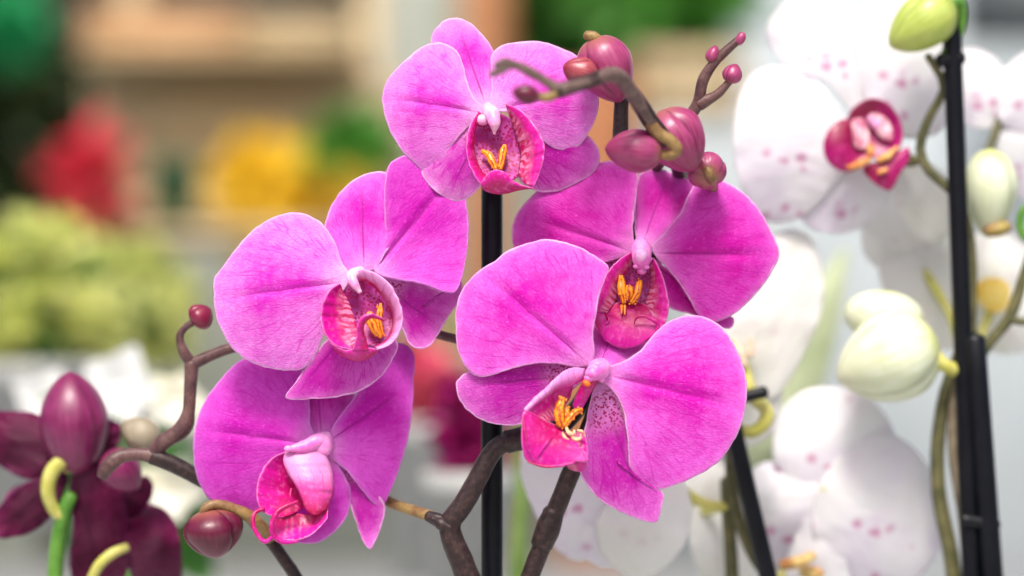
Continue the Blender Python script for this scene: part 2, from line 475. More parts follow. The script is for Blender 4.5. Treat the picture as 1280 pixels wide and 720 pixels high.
def white_mat(name, spots=.6, tint=(.82, .82, .83), shade=(.78, .75, .81)):
    b = N(name); S, A, E = b.pet()
    n1 = b.noise(40, 3)
    col = b.mix(b.mr(n1, .4, .7), tint, shade)
    v = b.n('TexVoronoi', {'Vector': b.obj(), 'Scale': 150.}, feature='F1')
    sel = b.mr(b.n('SeparateColor', {0: v.outputs['Color']}).outputs[0], .45, .7)
    dot = b.math('MULTIPLY', b.mr(b.math('ADD', v.outputs['Distance'], b.math('MULTIPLY', b.math('SUBTRACT', b.noise(300, 3), .5),   .6)), .42, .16), sel)
    dot = b.math('MULTIPLY', dot, b.mr(b.noise(26, 1), .46, .60))
    col = b.mix(b.math('MULTIPLY', dot, spots), col, (.50, .03, .26))
    wv = b.math('POWER', b.math('ABSOLUTE', b.math('SINE', b.math('MULTIPLY', A, 16.))), 8.)
    col = b.mix(b.math('MULTIPLY', b.math('MULTIPLY', wv, b.mr(n1, .45, .65)), .22 * min(1, spots + .2)), col, (.70, .52, .72))
    return b.bsdf(col, .5, None, trans=.36, spec=.3)

DEEP, PALE = (.67, .002, .46), (.87, .19, .81)
MP = petal_mat('pink_petal', DEEP, PALE)
MP2 = petal_mat('pink_petal_light', (.70, .012, .54), (.87, .31, .83), white=.8, center=.22)
MPV = petal_mat('shaded_violet_petal', (.56, .002, .43), (.74, .10, .68), rim=(.74, .34, .78), center=.34)  # slight violet pigment, with shade and sky tint put into the colour
MPM = petal_mat('magenta_petal', (.60, .001, .38), (.81, .11, .69), center=.42)
MS = petal_mat('pink_sepal', (.56, .003, .40), (.75, .15, .67), veins=.85, center=.4)
MSS = petal_mat('spotted_sepal', (.52, .003, .38), (.74, .17, .66), spots=.95, veins=.95, center=.32)
MSL = petal_mat('spotted_sepal_light', (.62, .01, .47), (.84, .34, .78), spots=.9, veins=.95, center=.26)
ML = lip_mat('lip_lobe'); MLS = lip_mat('striped_lip_lobe', stripe=.9); MLP = lip_mat('pale_lip_hood', (.66, .02, .34), (.80, .30, .70), stripe=0, lo=.05, hi=.6)
MLH = lip_mat('pale_striped_hood', (.58, .0, .13), (.82, .36, .72), stripe=.0, lo=.0, hi=.55)
MTH = throat_mat('speckled_throat'); MCA = callus_mat('orange_callus')
MCO = simple('pale_column', (.80, .36, .66), (.74, .12, .50), 90, .35, sss=.2)
MCW = simple('white_column', (.80, .58, .70), (.76, .24, .56), 110, .35, sss=.2)
MCR = simple('curly_cream', (.80, .62, .30), (.66, .22, .22), 500, .4)
MBUD = bud_mat('rosy_bud', (.23, .010, .075), (.42, .075, .20), (.32, .11, .08), (.2, .012, .05))
MBUDD = bud_mat('dark_red_bud', (.075, .002, .018), (.15, .010, .042), (.30, .10, .07), (.16, .01, .05))
MBUDR = bud_mat('small_red_bud', (.24, .015, .04), (.40, .09, .10), (.50, .20, .13), (.24, .01, .04))
MBUDW = bud_mat('pale_green_bud', (.58, .64, .38), (.74, .78, .64), (.55, .60, .16), (.70, .72, .5))
MBUDG = bud_mat('green_bud', (.33, .42, .06), (.52, .60, .16), (.25, .34, .05), (.40, .44, .12))
MBUDX = bud_mat('dark_purple_bud', (.13, .004, .055), (.26, .03, .12), (.18, .02, .07), (.16, .006, .06))
MST = simple('dark_brown_stem', (.018, .009, .010), (.075, .040, .032), 520, .42, .35, .0003, lo=.40, hi=.78)
MSTP = simple('mauve_brown_stem', (.06, .024, .028), (.15, .078, .07), 160, .45, .4, .0004)
MSTG = simple('grey_brown_twig', (.085, .05, .048), (.19, .125, .10), 160, .5, .4, .0004)
MPED = simple('olive_brown_stalk', (.16, .075, .035), (.30, .20, .07), 120, .45)
MPEY = simple('yellow_green_stalk', (.40, .40, .06), (.55, .52, .16), 90, .45)
MGRN = simple('green_stalk', (.05, .16, .015), (.12, .28, .04), 90, .45)
MGBR = simple('green_brown_stem', (.05, .055, .02), (.13, .12, .05), 120, .5)
MBRN = simple('weathered_stem', (.11, .085, .055), (.22, .18, .12), 120, .6)
MBLK = simple('black_plastic', (.0015, .002, .004), (.004, .005, .008), 50, .38, .15, spec=.25)
MWH = white_mat('white_spotted_petal'); MWP = white_mat('white_petal', 0.1, (.83, .83, .81), (.80, .81, .75))
MDP = petal_mat('dark_purple_petal', (.055, .0, .020), (.17, .002, .062), rim=(.16, .01, .09), white=.05, veins=.5, sheen=0)
MLW = lip_mat('white_orchid_lip', (.26, .0, .05), (.46, .004, .17), 0, (.7, .25, .4), vein=.7)

# ------------------------------------------------------------------ pink flowers
ns = [0]
def add_petal(fl, kind, outline, base, tip, mat, zb, zt, **k):
    ns[0] += 1; g = Geo(); lab = k.pop('label', None); k.pop('mid', 0); k.pop('center', 0)
    petal(g, outline, base, tip, zb, zt, seed=ns[0], **k)
    return g.build(kind, mat, fl, thick=.0007, label=lab)
def flower(parent, label, center, stalk, mat, rad=(5, 4, 4)):
    """the flower's own mesh is the short stalk and swollen base that carries the petals"""
    g = Geo(); tube(g, [center] + stalk, rad)
    return g.build('flower', mat, parent, origin=P(*center), label=label)
def lobe(fl, name, mat, strips=(), patches=(), tubes=(), thick=.0004, label=None):
    g = Geo()
    for s in strips: strip(g, *s[:2], **(s[2] if len(s) > 2 else {}))
    for p in patches: patch(g, p[0], **(p[1] if len(p) > 1 else {}))
    for t in tubes: tube(g, t[0], t[1], seg=10)
    return g.build(name, mat, fl, thick=thick, label=label)
def callus(fl, prongs, bumps=(), mat=None, name='callus'):
    g = Geo()
    for pts, rad in prongs:
        rad = tuple(q * (.92 if max(rad) > 3.6 else 1) for q in rad)
        tube(g, pts, rad, knob=.3, seg=18)
        rr = random.Random(len(pts) * 7 + int(pts[0][0]))
        q = catmull(pts, 9)
        for i in range(11 if max(rad) > 3.6 else 0):
            p = rr.choice(q); R = max(rad)
            a = rr.uniform(0, 6.28); k = R * rr.uniform(.55, .95)
            blob(g, p.x + math.cos(a) * k, p.y + math.sin(a) * k, p.z + rr.uniform(.2, .9) * R, R * rr.uniform(.18, .3), R * rr.uniform(.2, .4), R * .3, seg=10, rings=6, amp=.3, fr=900)
    for b_ in bumps: blob(g, *b_, amp=.35, fr=900)
    return g.build(name, mat or MCA, fl)
def column(fl, pts, rad, caps=(), mat=None):
    g = Geo(); tube(g, pts, rad, seg=20)
    for b_ in caps: blob(g, *b_, amp=.12, fr=500)
    return g.build('column', mat or MCO, fl)

GP = 'pink orchid sprays'
base_of = lambda x, z: Vector((P(x, 700, z).x, P(x, 700, z).y, TABLE))
SB = thing('orchid_spray', 'pink orchid spray on the forked brown stem crossing in front of the straight black stake', 'orchid', base_of(600, -40), GP)
SC_ = thing('orchid_spray', 'pink orchid spray with two overlapping flowers below a cluster of rosy buds', 'orchid', base_of(655, -50), GP)
SA = thing('orchid_spray', 'slim brown orchid spray bearing only small dark red buds, left of the pink flowers', 'orchid', base_of(400, -95), GP)

# ---- top flower
z0 = -20
F = flower(SB, 'topmost pink flower with a cupped lip and two yellow prongs', (610, 140, z0 - 6), [(640, 190, -70), (700, 250, -95), (770, 300, -95)], MPED)
add_petal(F, 'sepal', [(604, 137), (588, 116), (564, 90), (545, 68), (538, 53), (543, 38), (553, 27), (567, 22), (581, 25), (596, 36), (609, 50), (618, 66), (623, 90), (621, 115), (613, 133)], (609, 136), (570, 24), MP2, z0 - 4, z0 - 26, arch=4, cup=-16, ruffle=1)
add_petal(F, 'sepal', [(606, 146), (588, 150), (568, 164), (545, 190), (526, 207), (530, 222), (541, 236), (556, 246), (571, 251), (585, 247), (598, 236), (610, 220), (618, 190), (616, 160)], (610, 146), (558, 246), MSL, z0 - 5, z0 - 14, arch=6, cup=-10)
add_petal(F, 'sepal', [(625, 148), (650, 154), (690, 163), (732, 168), (745, 180), (750, 196), (743, 214), (718, 230), (692, 240), (668, 238), (650, 226), (634, 190)], (622, 148), (742, 205), MSS, z0 - 5, z0 - 30, arch=4, cup=-14)
add_petal(F, 'petal', [(606, 138), (592, 121), (583, 100), (578, 80), (570, 64), (557, 56), (542, 54), (526, 61), (508, 75), (492, 91), (482, 106), (479, 124), (483, 149), (492, 171), (505, 191), (521, 205), (536, 220), (546, 218), (553, 207), (560, 190), (572, 173), (588, 156), (602, 146)], (606, 141), (487, 122), MP2, z0, z0 - 10, arch=7, cup=-10, crease=2.5)
add_petal(F, 'petal', [(612, 134), (614, 112), (614, 86), (613, 71), (624, 58), (643, 53), (662, 51), (685, 54), (706, 62), (722, 71), (737, 92), (748, 120), (748, 136), (742, 155), (734, 169), (725, 182), (711, 188), (695, 186), (681, 178), (668, 166), (653, 150), (634, 140), (620, 138)], (612, 138), (740, 112), MP2, z0, z0 - 18, arch=7, cup=-12, crease=2)
lobe(F, 'throat', MTH, patches=[([(594, 150, z0 + 4), (592, 180, z0), (596, 205, z0 + 8), (612, 224, z0 + 26), (640, 226, z0 + 26), (657, 206, z0 + 8), (652, 175, z0), (640, 150, z0 + 2), (615, 140, z0 + 4)], dict(bulge=-8))])
lobe(F, 'lip_lobe', ML, strips=[([(597, 139, z0 + 10), (588, 155, z0 + 20), (583, 178, z0 + 30), (585, 202, z0 + 36), (593, 220, z0 + 40), (604, 235, z0 + 40)], [(601, 142, z0 + 10), (595, 158, z0 + 14), (592, 178, z0 + 18), (594, 198, z0 + 22), (601, 214, z0 + 28), (612, 226, z0 + 34)], dict(bulge=3))])
lobe(F, 'lip_lobe', MLS, strips=[([(632, 130, z0 + 8), (648, 136, z0 + 18), (667, 155, z0 + 28), (680, 180, z0 + 36), (679, 200, z0 + 40), (674, 218, z0 + 40), (667, 234, z0 + 40)], [(633, 136, z0 + 4), (640, 155, z0 + 4), (646, 175, z0 + 6), (650, 192, z0 + 10), (649, 206, z0 + 16), (648, 218, z0 + 26), (656, 230, z0 + 36)], dict(bulge=5))])
lobe(F, 'mid_lobe', ML, strips=[([(601, 228, z0 + 42), (611, 216, z0 + 46), (622, 212, z0 + 48), (632, 216, z0 + 46), (642, 226, z0 + 44), (655, 232, z0 + 42), (668, 235, z0 + 40)], [(603, 237, z0 + 38), (612, 241, z0 + 36), (622, 243, z0 + 34), (634, 242, z0 + 34), (645, 239, z0 + 34), (656, 237, z0 + 36), (668, 236, z0 + 40)], dict(bulge=6))])
callus(F, [([(603, 189, z0 + 14), (610, 193, z0 + 18), (615, 201, z0 + 22), (620, 211, z0 + 26)], (3.5, 5, 5, 4)), ([(631, 182, z0 + 14), (629, 190, z0 + 18), (627, 200, z0 + 22), (625, 211, z0 + 26)], (3, 5.5, 5.5, 4))])
column(F, [(609, 134, z0 + 2), (615, 143, z0 + 14), (618, 153, z0 + 22), (618, 167, z0 + 20)], (7, 10, 8, 2), [(603, 150, z0 + 12, 8, 7, 6)], MCW)

# ---- middle left flower
z0 = 0
F = flower(SB, 'middle left pink flower with a broad pale left petal', (452, 345, z0 - 8), [(500, 400, -60), (548, 418, -70), (590, 430, -80), (660, 470, -80)], MSTP, (6, 6, 6, 6))
add_petal(F, 'sepal', [(446, 342), (424, 334), (411, 312), (405, 288), (409, 270), (418, 250), (434, 231), (453, 219), (475, 214), (495, 222), (502, 250), (494, 290), (480, 320), (466, 338)], (455, 340), (452, 219), MP, z0 - 6, z0 - 34, arch=4, cup=-18, mid=.7)
add_petal(F, 'sepal', [(478, 345), (500, 348), (530, 354), (556, 364), (575, 352), (578, 362), (571, 381), (561, 395), (553, 410), (545, 423), (535, 434), (523, 436), (512, 430), (504, 414), (494, 393), (482, 372)], (470, 348), (552, 412), MSS, z0 - 16, z0 - 42, arch=0, cup=14)
add_petal(F, 'sepal', [(415, 418), (402, 432), (388, 452), (370, 478), (357, 497), (364, 499), (395, 498), (430, 494), (455, 485), (476, 470), (491, 448), (497, 430), (480, 408), (440, 400)], (452, 395), (366, 496), MS, z0 - 8, z0 - 22, arch=6, cup=-14)
add_petal(F, 'petal', [(438, 346), (427, 328), (420, 308), (412, 292), (400, 278), (386, 270), (373, 266), (355, 268), (337, 275), (320, 285), (305, 300), (290, 318), (279, 334), (269, 348), (268, 366), (270, 390), (278, 414), (290, 434), (310, 450), (335, 459), (360, 462), (378, 460), (391, 449), (400, 430), (410, 400), (420, 376), (433, 358)], (440, 351), (276, 372), MP2, z0 - 2, z0 - 6, arch=9, cup=-12, crease=3)  # lighter petal copy: light falling on this side is put into the colour
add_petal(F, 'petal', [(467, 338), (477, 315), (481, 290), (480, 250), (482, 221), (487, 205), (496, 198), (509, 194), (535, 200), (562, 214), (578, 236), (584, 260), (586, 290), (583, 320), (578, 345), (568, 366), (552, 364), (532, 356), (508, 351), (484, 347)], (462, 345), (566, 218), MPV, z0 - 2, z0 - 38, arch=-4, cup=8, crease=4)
lobe(F, 'throat', MTH, patches=[([(427, 360, z0 + 2), (458, 352, z0 + 2), (484, 372, z0 + 2), (493, 405, z0 + 6), (474, 432, z0 + 26), (452, 428, z0 + 24), (442, 398, z0)], dict(bulge=-6))])
lobe(F, 'lip_lobe', MLS, strips=[([(424, 354, z0 + 12), (412, 362, z0 + 22), (403, 378, z0 + 32), (400, 397, z0 + 38), (404, 415, z0 + 42), (413, 428, z0 + 42), (425, 435, z0 + 40), (438, 437, z0 + 38)], [(427, 360, z0 + 5), (436, 378, z0 + 2), (441, 392, z0 + 4), (445, 405, z0 + 8), (446, 416, z0 + 18), (446, 424, z0 + 28), (443, 430, z0 + 34), (441, 435, z0 + 38)], dict(bulge=-6))])
lobe(F, 'lip_lobe', MLH, strips=[([(437, 343, z0 + 10), (452, 337, z0 + 18), (472, 343, z0 + 26), (488, 357, z0 + 34), (498, 376, z0 + 40), (503, 397, z0 + 42), (499, 416, z0 + 42), (487, 431, z0 + 42), (472, 437, z0 + 40)], [(446, 352, z0 + 8), (457, 352, z0 + 8), (470, 362, z0 + 6), (482, 378, z0 + 6), (489, 395, z0 + 6), (490, 408, z0 + 10), (486, 420, z0 + 20), (478, 428, z0 + 30), (468, 433, z0 + 36)], dict(bulge=6))])
lobe(F, 'mid_lobe', ML, strips=[([(413, 429, z0 + 42), (430, 437, z0 + 42), (447, 434, z0 + 40), (458, 434, z0 + 38), (473, 437, z0 + 38)], [(418, 439, z0 + 34), (430, 447, z0 + 32), (446, 452, z0 + 30), (460, 449, z0 + 30), (473, 439, z0 + 34)], dict(bulge=4)), ([(440, 438, z0 + 42), (445, 422, z0 + 46), (446, 408, z0 + 50), (451, 397, z0 + 52), (461, 392, z0 + 52), (472, 394, z0 + 47), (481, 399, z0 + 40)], [(461, 438, z0 + 40), (458, 424, z0 + 40), (455, 412, z0 + 42), (457, 404, z0 + 44), (463, 399, z0 + 44), (471, 399, z0 + 42), (479, 402, z0 + 38)], dict(bulge=5))])
callus(F, [([(462, 392, z0 + 26), (464, 402, z0 + 28), (468, 412, z0 + 28), (476, 421, z0 + 28)], (5, 6.5, 6, 3)), ([(476, 380, z0 + 18), (475, 390, z0 + 24), (474, 402, z0 + 26), (478, 418, z0 + 26)], (2, 4.5, 5, 3))])
column(F, [(452, 338, z0 + 6), (440, 344, z0 + 14), (442, 353, z0 + 20), (450, 365, z0 + 20)], (6, 7, 6, 3), mat=MCW)

# ---- lower left flower
z0 = -60
F = flower(SB, 'lower left violet pink flower with a hooded lip and curling tendrils', (404, 556, z0 - 16), [(440, 600, z0 - 44), (488, 628, -100), (528, 642, -66), (562, 654, -42)], MPED, (5, 6, 7, 8))
add_petal(F, 'sepal', [(396, 552), (382, 520), (370, 492), (368, 468), (390, 452), (420, 452), (444, 474), (442, 500), (428, 528), (410, 552)], (402, 550), (396, 458), MS, z0 - 4, z0 - 20, arch=2, cup=-20)
add_petal(F, 'sepal', [(408, 556), (446, 584), (474, 620), (481, 634), (481, 643), (476, 660), (468, 679), (462, 686), (454, 676), (446, 656), (438, 632), (426, 600)], (412, 560), (463, 684), MSS, z0 - 18, z0 - 14, arch=-2, cup=10)
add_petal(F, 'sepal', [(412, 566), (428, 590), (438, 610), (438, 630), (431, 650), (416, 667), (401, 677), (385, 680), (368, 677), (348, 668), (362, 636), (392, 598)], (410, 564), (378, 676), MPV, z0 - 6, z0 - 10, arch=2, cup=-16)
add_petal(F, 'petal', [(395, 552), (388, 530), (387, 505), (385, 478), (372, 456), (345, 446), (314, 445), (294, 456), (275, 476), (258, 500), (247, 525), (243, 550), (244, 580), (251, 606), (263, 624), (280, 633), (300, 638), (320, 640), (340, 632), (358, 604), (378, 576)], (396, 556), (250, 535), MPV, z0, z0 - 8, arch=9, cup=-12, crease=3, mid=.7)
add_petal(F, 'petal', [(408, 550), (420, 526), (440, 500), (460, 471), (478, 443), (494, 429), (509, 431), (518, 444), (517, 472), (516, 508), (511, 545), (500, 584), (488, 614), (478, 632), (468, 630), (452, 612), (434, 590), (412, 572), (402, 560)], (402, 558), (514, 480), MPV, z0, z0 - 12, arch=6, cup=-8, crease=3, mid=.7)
lobe(F, 'lip_lobe', ML, strips=[([(357, 564, z0 + 10), (340, 572, z0 + 18), (328, 587, z0 + 26), (321, 606, z0 + 32), (321, 625, z0 + 36), (328, 640, z0 + 38), (345, 647, z0 + 38)], [(360, 572, z0 + 5), (365, 588, z0 + 2), (373, 604, z0 + 2), (380, 620, z0 + 4), (380, 632, z0 + 14), (370, 641, z0 + 24), (354, 647, z0 + 34)], dict(bulge=-5))])
lobe(F, 'lip_lobe', hood_mat('hood_lobe'), strips=[([(404, 562, z0 + 10), (412, 578, z0 + 12), (417, 595, z0 + 16), (418, 610, z0 + 20), (414, 625, z0 + 26), (408, 636, z0 + 32), (398, 643, z0 + 36)], [(357, 563, z0 + 14), (354, 576, z0 + 20), (360, 592, z0 + 26), (369, 607, z0 + 32), (376, 622, z0 + 36), (382, 637, z0 + 38), (391, 644, z0 + 38)], dict(bulge=12, rimB=True))], label='pale pink hood-shaped lobe')
lobe(F, 'mid_lobe', ML, strips=[([(338, 674, z0 + 48), (356, 677, z0 + 48), (376, 675, z0 + 46), (394, 666, z0 + 42), (410, 648, z0 + 34)], [(345, 646, z0 + 36), (365, 641, z0 + 22), (385, 643, z0 + 20), (402, 640, z0 + 22), (411, 628, z0 + 24)], dict(bulge=-4))])
lobe(F, 'tendril', ML, tubes=[([(372, 627, z0 + 44), (355, 634, z0 + 50), (345, 642, z0 + 54), (340, 656, z0 + 56), (341, 668, z0 + 54), (352, 677, z0 + 50), (372, 677, z0 + 46)], (2, 3, 3.6, 3.6, 3.2, 3, 2)), ([(330, 636, z0 + 40), (319, 641, z0 + 46), (316, 652, z0 + 50), (321, 667, z0 + 52), (331, 677, z0 + 52), (342, 670, z0 + 54)], (2.5, 2.6, 2.8, 2.8, 2.8, 2.5)), ([(364, 611, z0 + 30), (363, 620, z0 + 36), (368, 630, z0 + 36)], (1.5, 1.6, 1.2))], thick=0)
column(F, [(410, 548, z0 + 2), (398, 551, z0 + 8), (382, 558, z0 + 14), (364, 561, z0 + 20)], (9, 10, 8, 4.5), [(404, 556, z0 + 8, 12, 15, 8), (361, 561, z0 + 22, 6, 4, 4)], MCO)

# ---- right rear flower
z0 = -52
F = flower(SC_, 'right rear pink flower with a red lip and a round white-tipped column', (801, 316, z0 - 8), [(812, 345, -88), (806, 370, -92), (795, 380, -92)], MPED)
add_petal(F, 'sepal', [(798, 304), (793, 272), (794, 240), (802, 216), (822, 211), (848, 219), (867, 229), (872, 250), (848, 276), (826, 297), (811, 309)], (803, 306), (836, 214), MPM, z0 - 8, z0 - 46, arch=-6, cup=14, mid=.9)  # shade of the recess put into the colour through the deeper tone
add_petal(F, 'sepal', [(814, 322), (836, 338), (862, 368), (892, 394), (917, 397), (914, 410), (900, 409), (870, 395), (836, 384), (824, 362), (815, 340)], (808, 322), (912, 404), MPM, z0 - 8, z0 - 26, arch=2, cup=-10)
add_petal(F, 'sepal', [(792, 322), (768, 322), (735, 330), (705, 352), (700, 390), (725, 410), (760, 396), (784, 360)], (796, 322), (706, 372), MSS, z0 - 8, z0 - 18, arch=4, cup=-10)
add_petal(F, 'petal', [(794, 315), (791, 294), (792, 270), (795, 246), (797, 226), (794, 210), (775, 203), (752, 203), (730, 212), (706, 219), (685, 229), (666, 244), (650, 262), (642, 280), (641, 301), (650, 322), (690, 337), (735, 333), (770, 324)], (797, 317), (655, 268), MPM, z0, z0 - 6, arch=9, cup=-10, crease=3.5, mid=.7)
add_petal(F, 'petal', [(814, 309), (830, 291), (850, 266), (862, 240), (870, 228), (885, 224), (905, 227), (930, 241), (950, 263), (962, 285), (972, 305), (974, 320), (968, 335), (955, 355), (936, 377), (916, 394), (896, 402), (881, 404), (873, 394), (862, 375), (850, 356), (836, 338), (821, 322)], (808, 316), (968, 318), MPM, z0, z0 - 12, arch=10, cup=-10, crease=3.5, center=.42)
lobe(F, 'throat', MTH, patches=[([(790, 324, z0 + 2), (810, 326, z0 + 2), (820, 350, z0 + 2), (822, 378, z0 + 8), (790, 396, z0 + 16), (762, 382, z0 + 8), (768, 350, z0 + 2)], dict(bulge=-6))])
lobe(F, 'lip_lobe', MLS, strips=[([(789, 314, z0 + 8), (773, 325, z0 + 18), (757, 343, z0 + 28), (747, 367, z0 + 36), (739, 388, z0 + 42)], [(790, 326, z0 + 4), (782, 345, z0 + 6), (774, 362, z0 + 8), (768, 378, z0 + 16), (758, 392, z0 + 34)], dict(bulge=3))])
lobe(F, 'lip_lobe', MLS, strips=[([(817, 322, z0 + 10), (826, 340, z0 + 20), (833, 362, z0 + 30), (836, 382, z0 + 38), (831, 405, z0 + 42), (818, 421, z0 + 42)], [(811, 330, z0 + 6), (813, 346, z0 + 4), (811, 362, z0 + 6), (806, 378, z0 + 12), (808, 395, z0 + 28), (812, 408, z0 + 36)], dict(bulge=3))])
lobe(F, 'mid_lobe', ML, patches=[([(772, 378, z0 + 16), (806, 380, z0 + 18), (819, 398, z0 + 36), (823, 408, z0 + 44), (814, 422, z0 + 46), (798, 432, z0 + 44), (782, 436, z0 + 42), (768, 433, z0 + 42), (756, 424, z0 + 44), (748, 408, z0 + 46), (740, 389, z0 + 44), (756, 388, z0 + 28)], dict(bulge=2, base=(788, 372)))], tubes=[([(793, 405, z0 + 42), (795, 398, z0 + 45), (804, 395, z0 + 47), (814, 399, z0 + 48), (822, 406, z0 + 47), (819, 416, z0 + 48), (806, 425, z0 + 47)], (.8, 1.5, 1.8, 2.2, 2.2, 2.2, 1.2)), ([(742, 391, z0 + 46), (746, 403, z0 + 49), (752, 415, z0 + 49), (757, 426, z0 + 46)], (1.5, 2.6, 2.6, 1.5)), ([(757, 392, z0 + 38), (761, 400, z0 + 42), (757, 406, z0 + 44)], (.8, 1.6, .8))])
callus(F, [([(776, 346, z0 + 16), (777, 356, z0 + 22), (778, 366, z0 + 26), (780, 378, z0 + 28)], (3.5, 6, 6.5, 4)), ([(800, 352, z0 + 16), (798, 360, z0 + 22), (796, 368, z0 + 26), (790, 378, z0 + 28)], (3.5, 6, 6, 4)), ([(777, 382, z0 + 32), (777, 392, z0 + 40)], (1.8, 1)), ([(781, 382, z0 + 32), (781, 393, z0 + 40)], (1.8, 1))], bumps=[(786, 366, z0 + 24, 7, 10, 6)])
column(F, [(801, 303, z0 + 4), (802, 312, z0 + 14), (802, 322, z0 + 22), (803, 337, z0 + 16)], (9, 13, 12, 6), [(795, 333, z0 + 26, 4, 3, 3), (808, 334, z0 + 26, 4, 3, 3), (802, 339, z0 + 20, 6, 4, 5)], MCO)
g = Geo(); blob(g, 801, 319, z0 + 30, 8, 10, 7, amp=.15, fr=500); g.build('anther_cap', simple('pink_anther', (.80, .22, .60), (.88, .48, .76), 200, .3), F)

# ---- front flower
z0 = 15
F = flower(SC_, 'front pink flower with an open lip and orange yellow callus', (745, 468, z0 - 8), [(752, 500, -30), (752, 520, -45), (748, 535, -52)], MPED)
add_petal(F, 'sepal', [(738, 454), (738, 430), (741, 405), (750, 388), (775, 392), (800, 405), (815, 417), (802, 436), (780, 452), (758, 462)], (748, 460), (776, 392), MP, z0 - 6, z0 - 62, arch=-2, cup=-12)
add_petal(F, 'sepal', [(738, 462), (700, 452), (660, 450), (615, 458), (581, 467), (570, 479), (573, 496), (582, 510), (598, 522), (622, 530), (650, 530), (676, 516), (700, 496), (724, 480)], (742, 466), (576, 484), MSS, z0 - 6, z0 - 12, arch=2, cup=-16)
add_petal(F, 'sepal', [(748, 478), (766, 488), (780, 520), (788, 560), (800, 596), (816, 610), (829, 616), (827, 636), (820, 653), (800, 650), (775, 640), (750, 625), (733, 606), (725, 590), (727, 560), (732, 530), (738, 500)], (746, 472), (808, 646), MSS, z0 - 8, z0 - 16, arch=4, cup=-16)
add_petal(F, 'petal', [(739, 455), (743, 440), (741, 420), (745, 394), (750, 366), (757, 346), (761, 334), (746, 322), (725, 310), (701, 302), (680, 300), (655, 306), (633, 315), (618, 327), (604, 335), (589, 348), (576, 366), (571, 386), (570, 410), (572, 434), (580, 455), (592, 468), (605, 471), (625, 466), (650, 458), (676, 454), (702, 456), (722, 459)], (742, 460), (603, 338), MP, z0, z0 - 4, arch=9, cup=-8, crease=4, mid=.7)
add_petal(F, 'petal', [(748, 463), (778, 452), (800, 438), (815, 420), (831, 405), (850, 396), (870, 394), (890, 400), (906, 413), (920, 436), (930, 460), (934, 486), (931, 514), (925, 536), (912, 560), (895, 580), (870, 595), (846, 606), (825, 612), (808, 610), (795, 600), (787, 584), (785, 560), (783, 540), (778, 510), (766, 488), (750, 474)], (748, 466), (930, 508), MP, z0, z0 - 4, arch=10, cup=-12, crease=3.5, center=.4)
lobe(F, 'lip_lobe', MLP, strips=[([(731, 461, z0 + 8), (714, 460, z0 + 14), (700, 468, z0 + 20), (685, 483, z0 + 28), (670, 496, z0 + 36), (655, 512, z0 + 44)], [(728, 475, z0 + 8), (714, 482, z0 + 12), (700, 487, z0 + 16), (688, 492, z0 + 22), (676, 501, z0 + 32), (658, 515, z0 + 44)], dict(bulge=5))], label='pale pink upper lobe of the lip')
lobe(F, 'lip_lobe', MLS, strips=[([(716, 481, z0 + 11), (700, 486, z0 + 15), (688, 491, z0 + 21), (675, 500, z0 + 31), (656, 514, z0 + 43)], [(712, 496, z0 - 4), (707, 505, z0 - 2), (702, 514, z0), (696, 524, z0 + 10), (680, 529, z0 + 30)], dict(bulge=-2, rimA=False))], label='red striped inner wall of the lip')
lobe(F, 'lip_lobe', MLS, strips=[([(731, 541, z0 + 18), (734, 555, z0 + 28), (735, 575, z0 + 46)], [(716, 536, z0 + 12), (718, 550, z0 + 24), (728, 572, z0 + 42)], dict(bulge=2)), ([(734, 577, z0 + 46), (734, 585, z0 + 40), (728, 590, z0 + 36)], [(708, 579, z0 + 46), (710, 585, z0 + 40), (718, 589, z0 + 36)], dict(bulge=3))])
lobe(F, 'mid_lobe', ML, patches=[([(655, 514, z0 + 46), (652, 530, z0 + 50), (652, 555, z0 + 52), (657, 574, z0 + 48), (670, 580, z0 + 48), (690, 583, z0 + 50), (708, 579, z0 + 52), (720, 577, z0 + 52), (734, 577, z0 + 50), (731, 567, z0 + 46), (722, 555, z0 + 40), (708, 543, z0 + 30), (696, 533, z0 + 22), (678, 525, z0 + 32)], dict(bulge=4, base=(702, 522)))], tubes=[([(654, 516, z0 + 47), (656, 540, z0 + 54), (660, 560, z0 + 54), (668, 576, z0 + 51)], (1, 2, 2, 1)), ([(697, 540, z0 + 34), (684, 553, z0 + 50), (672, 570, z0 + 54)], (2, 2.4, 1)), ([(660, 577, z0 + 50), (680, 583, z0 + 51), (700, 582, z0 + 53), (718, 578, z0 + 53)], (1.2, 2, 2, 1.2))])
callus(F, [([(703, 498, z0 + 24), (700, 508, z0 + 28), (699, 518, z0 + 30), (702, 532, z0 + 30)], (4, 6.5, 7.5, 5)), ([(727, 512, z0 + 20), (718, 516, z0 + 26), (712, 523, z0 + 29), (706, 533, z0 + 30)], (3, 5, 6, 4)), ([(709, 510, z0 + 22), (708, 520, z0 + 27)], (4, 4))])
callus(F, [([(708, 535, z0 + 32), (711, 541, z0 + 37), (717, 543, z0 + 37), (718, 538, z0 + 35)], (2, 2.6, 2.6, 1.6)), ([(714, 545, z0 + 36), (719, 549, z0 + 39), (725, 548, z0 + 38), (726, 543, z0 + 36)], (1.8, 2.4, 2.4, 1.5)), ([(703, 541, z0 + 34), (706, 547, z0 + 39), (711, 550, z0 + 39)], (1.5, 2.2, 1.4)), ([(722, 538, z0 + 32), (728, 540, z0 + 34), (731, 545, z0 + 33)], (1.5, 2.2, 1.4))], mat=MCR, name='curled_edge')
column(F, [(752, 460, z0 + 2), (748, 462, z0 + 10), (743, 466, z0 + 18)], (13, 14, 11), [(741, 467, z0 + 20, 10, 9, 9), (736, 473, z0 + 21, 6, 5, 6), (747, 456, z0 + 18, 8, 4, 5), (752, 470, z0 + 12, 5, 9, 6)], MCO)
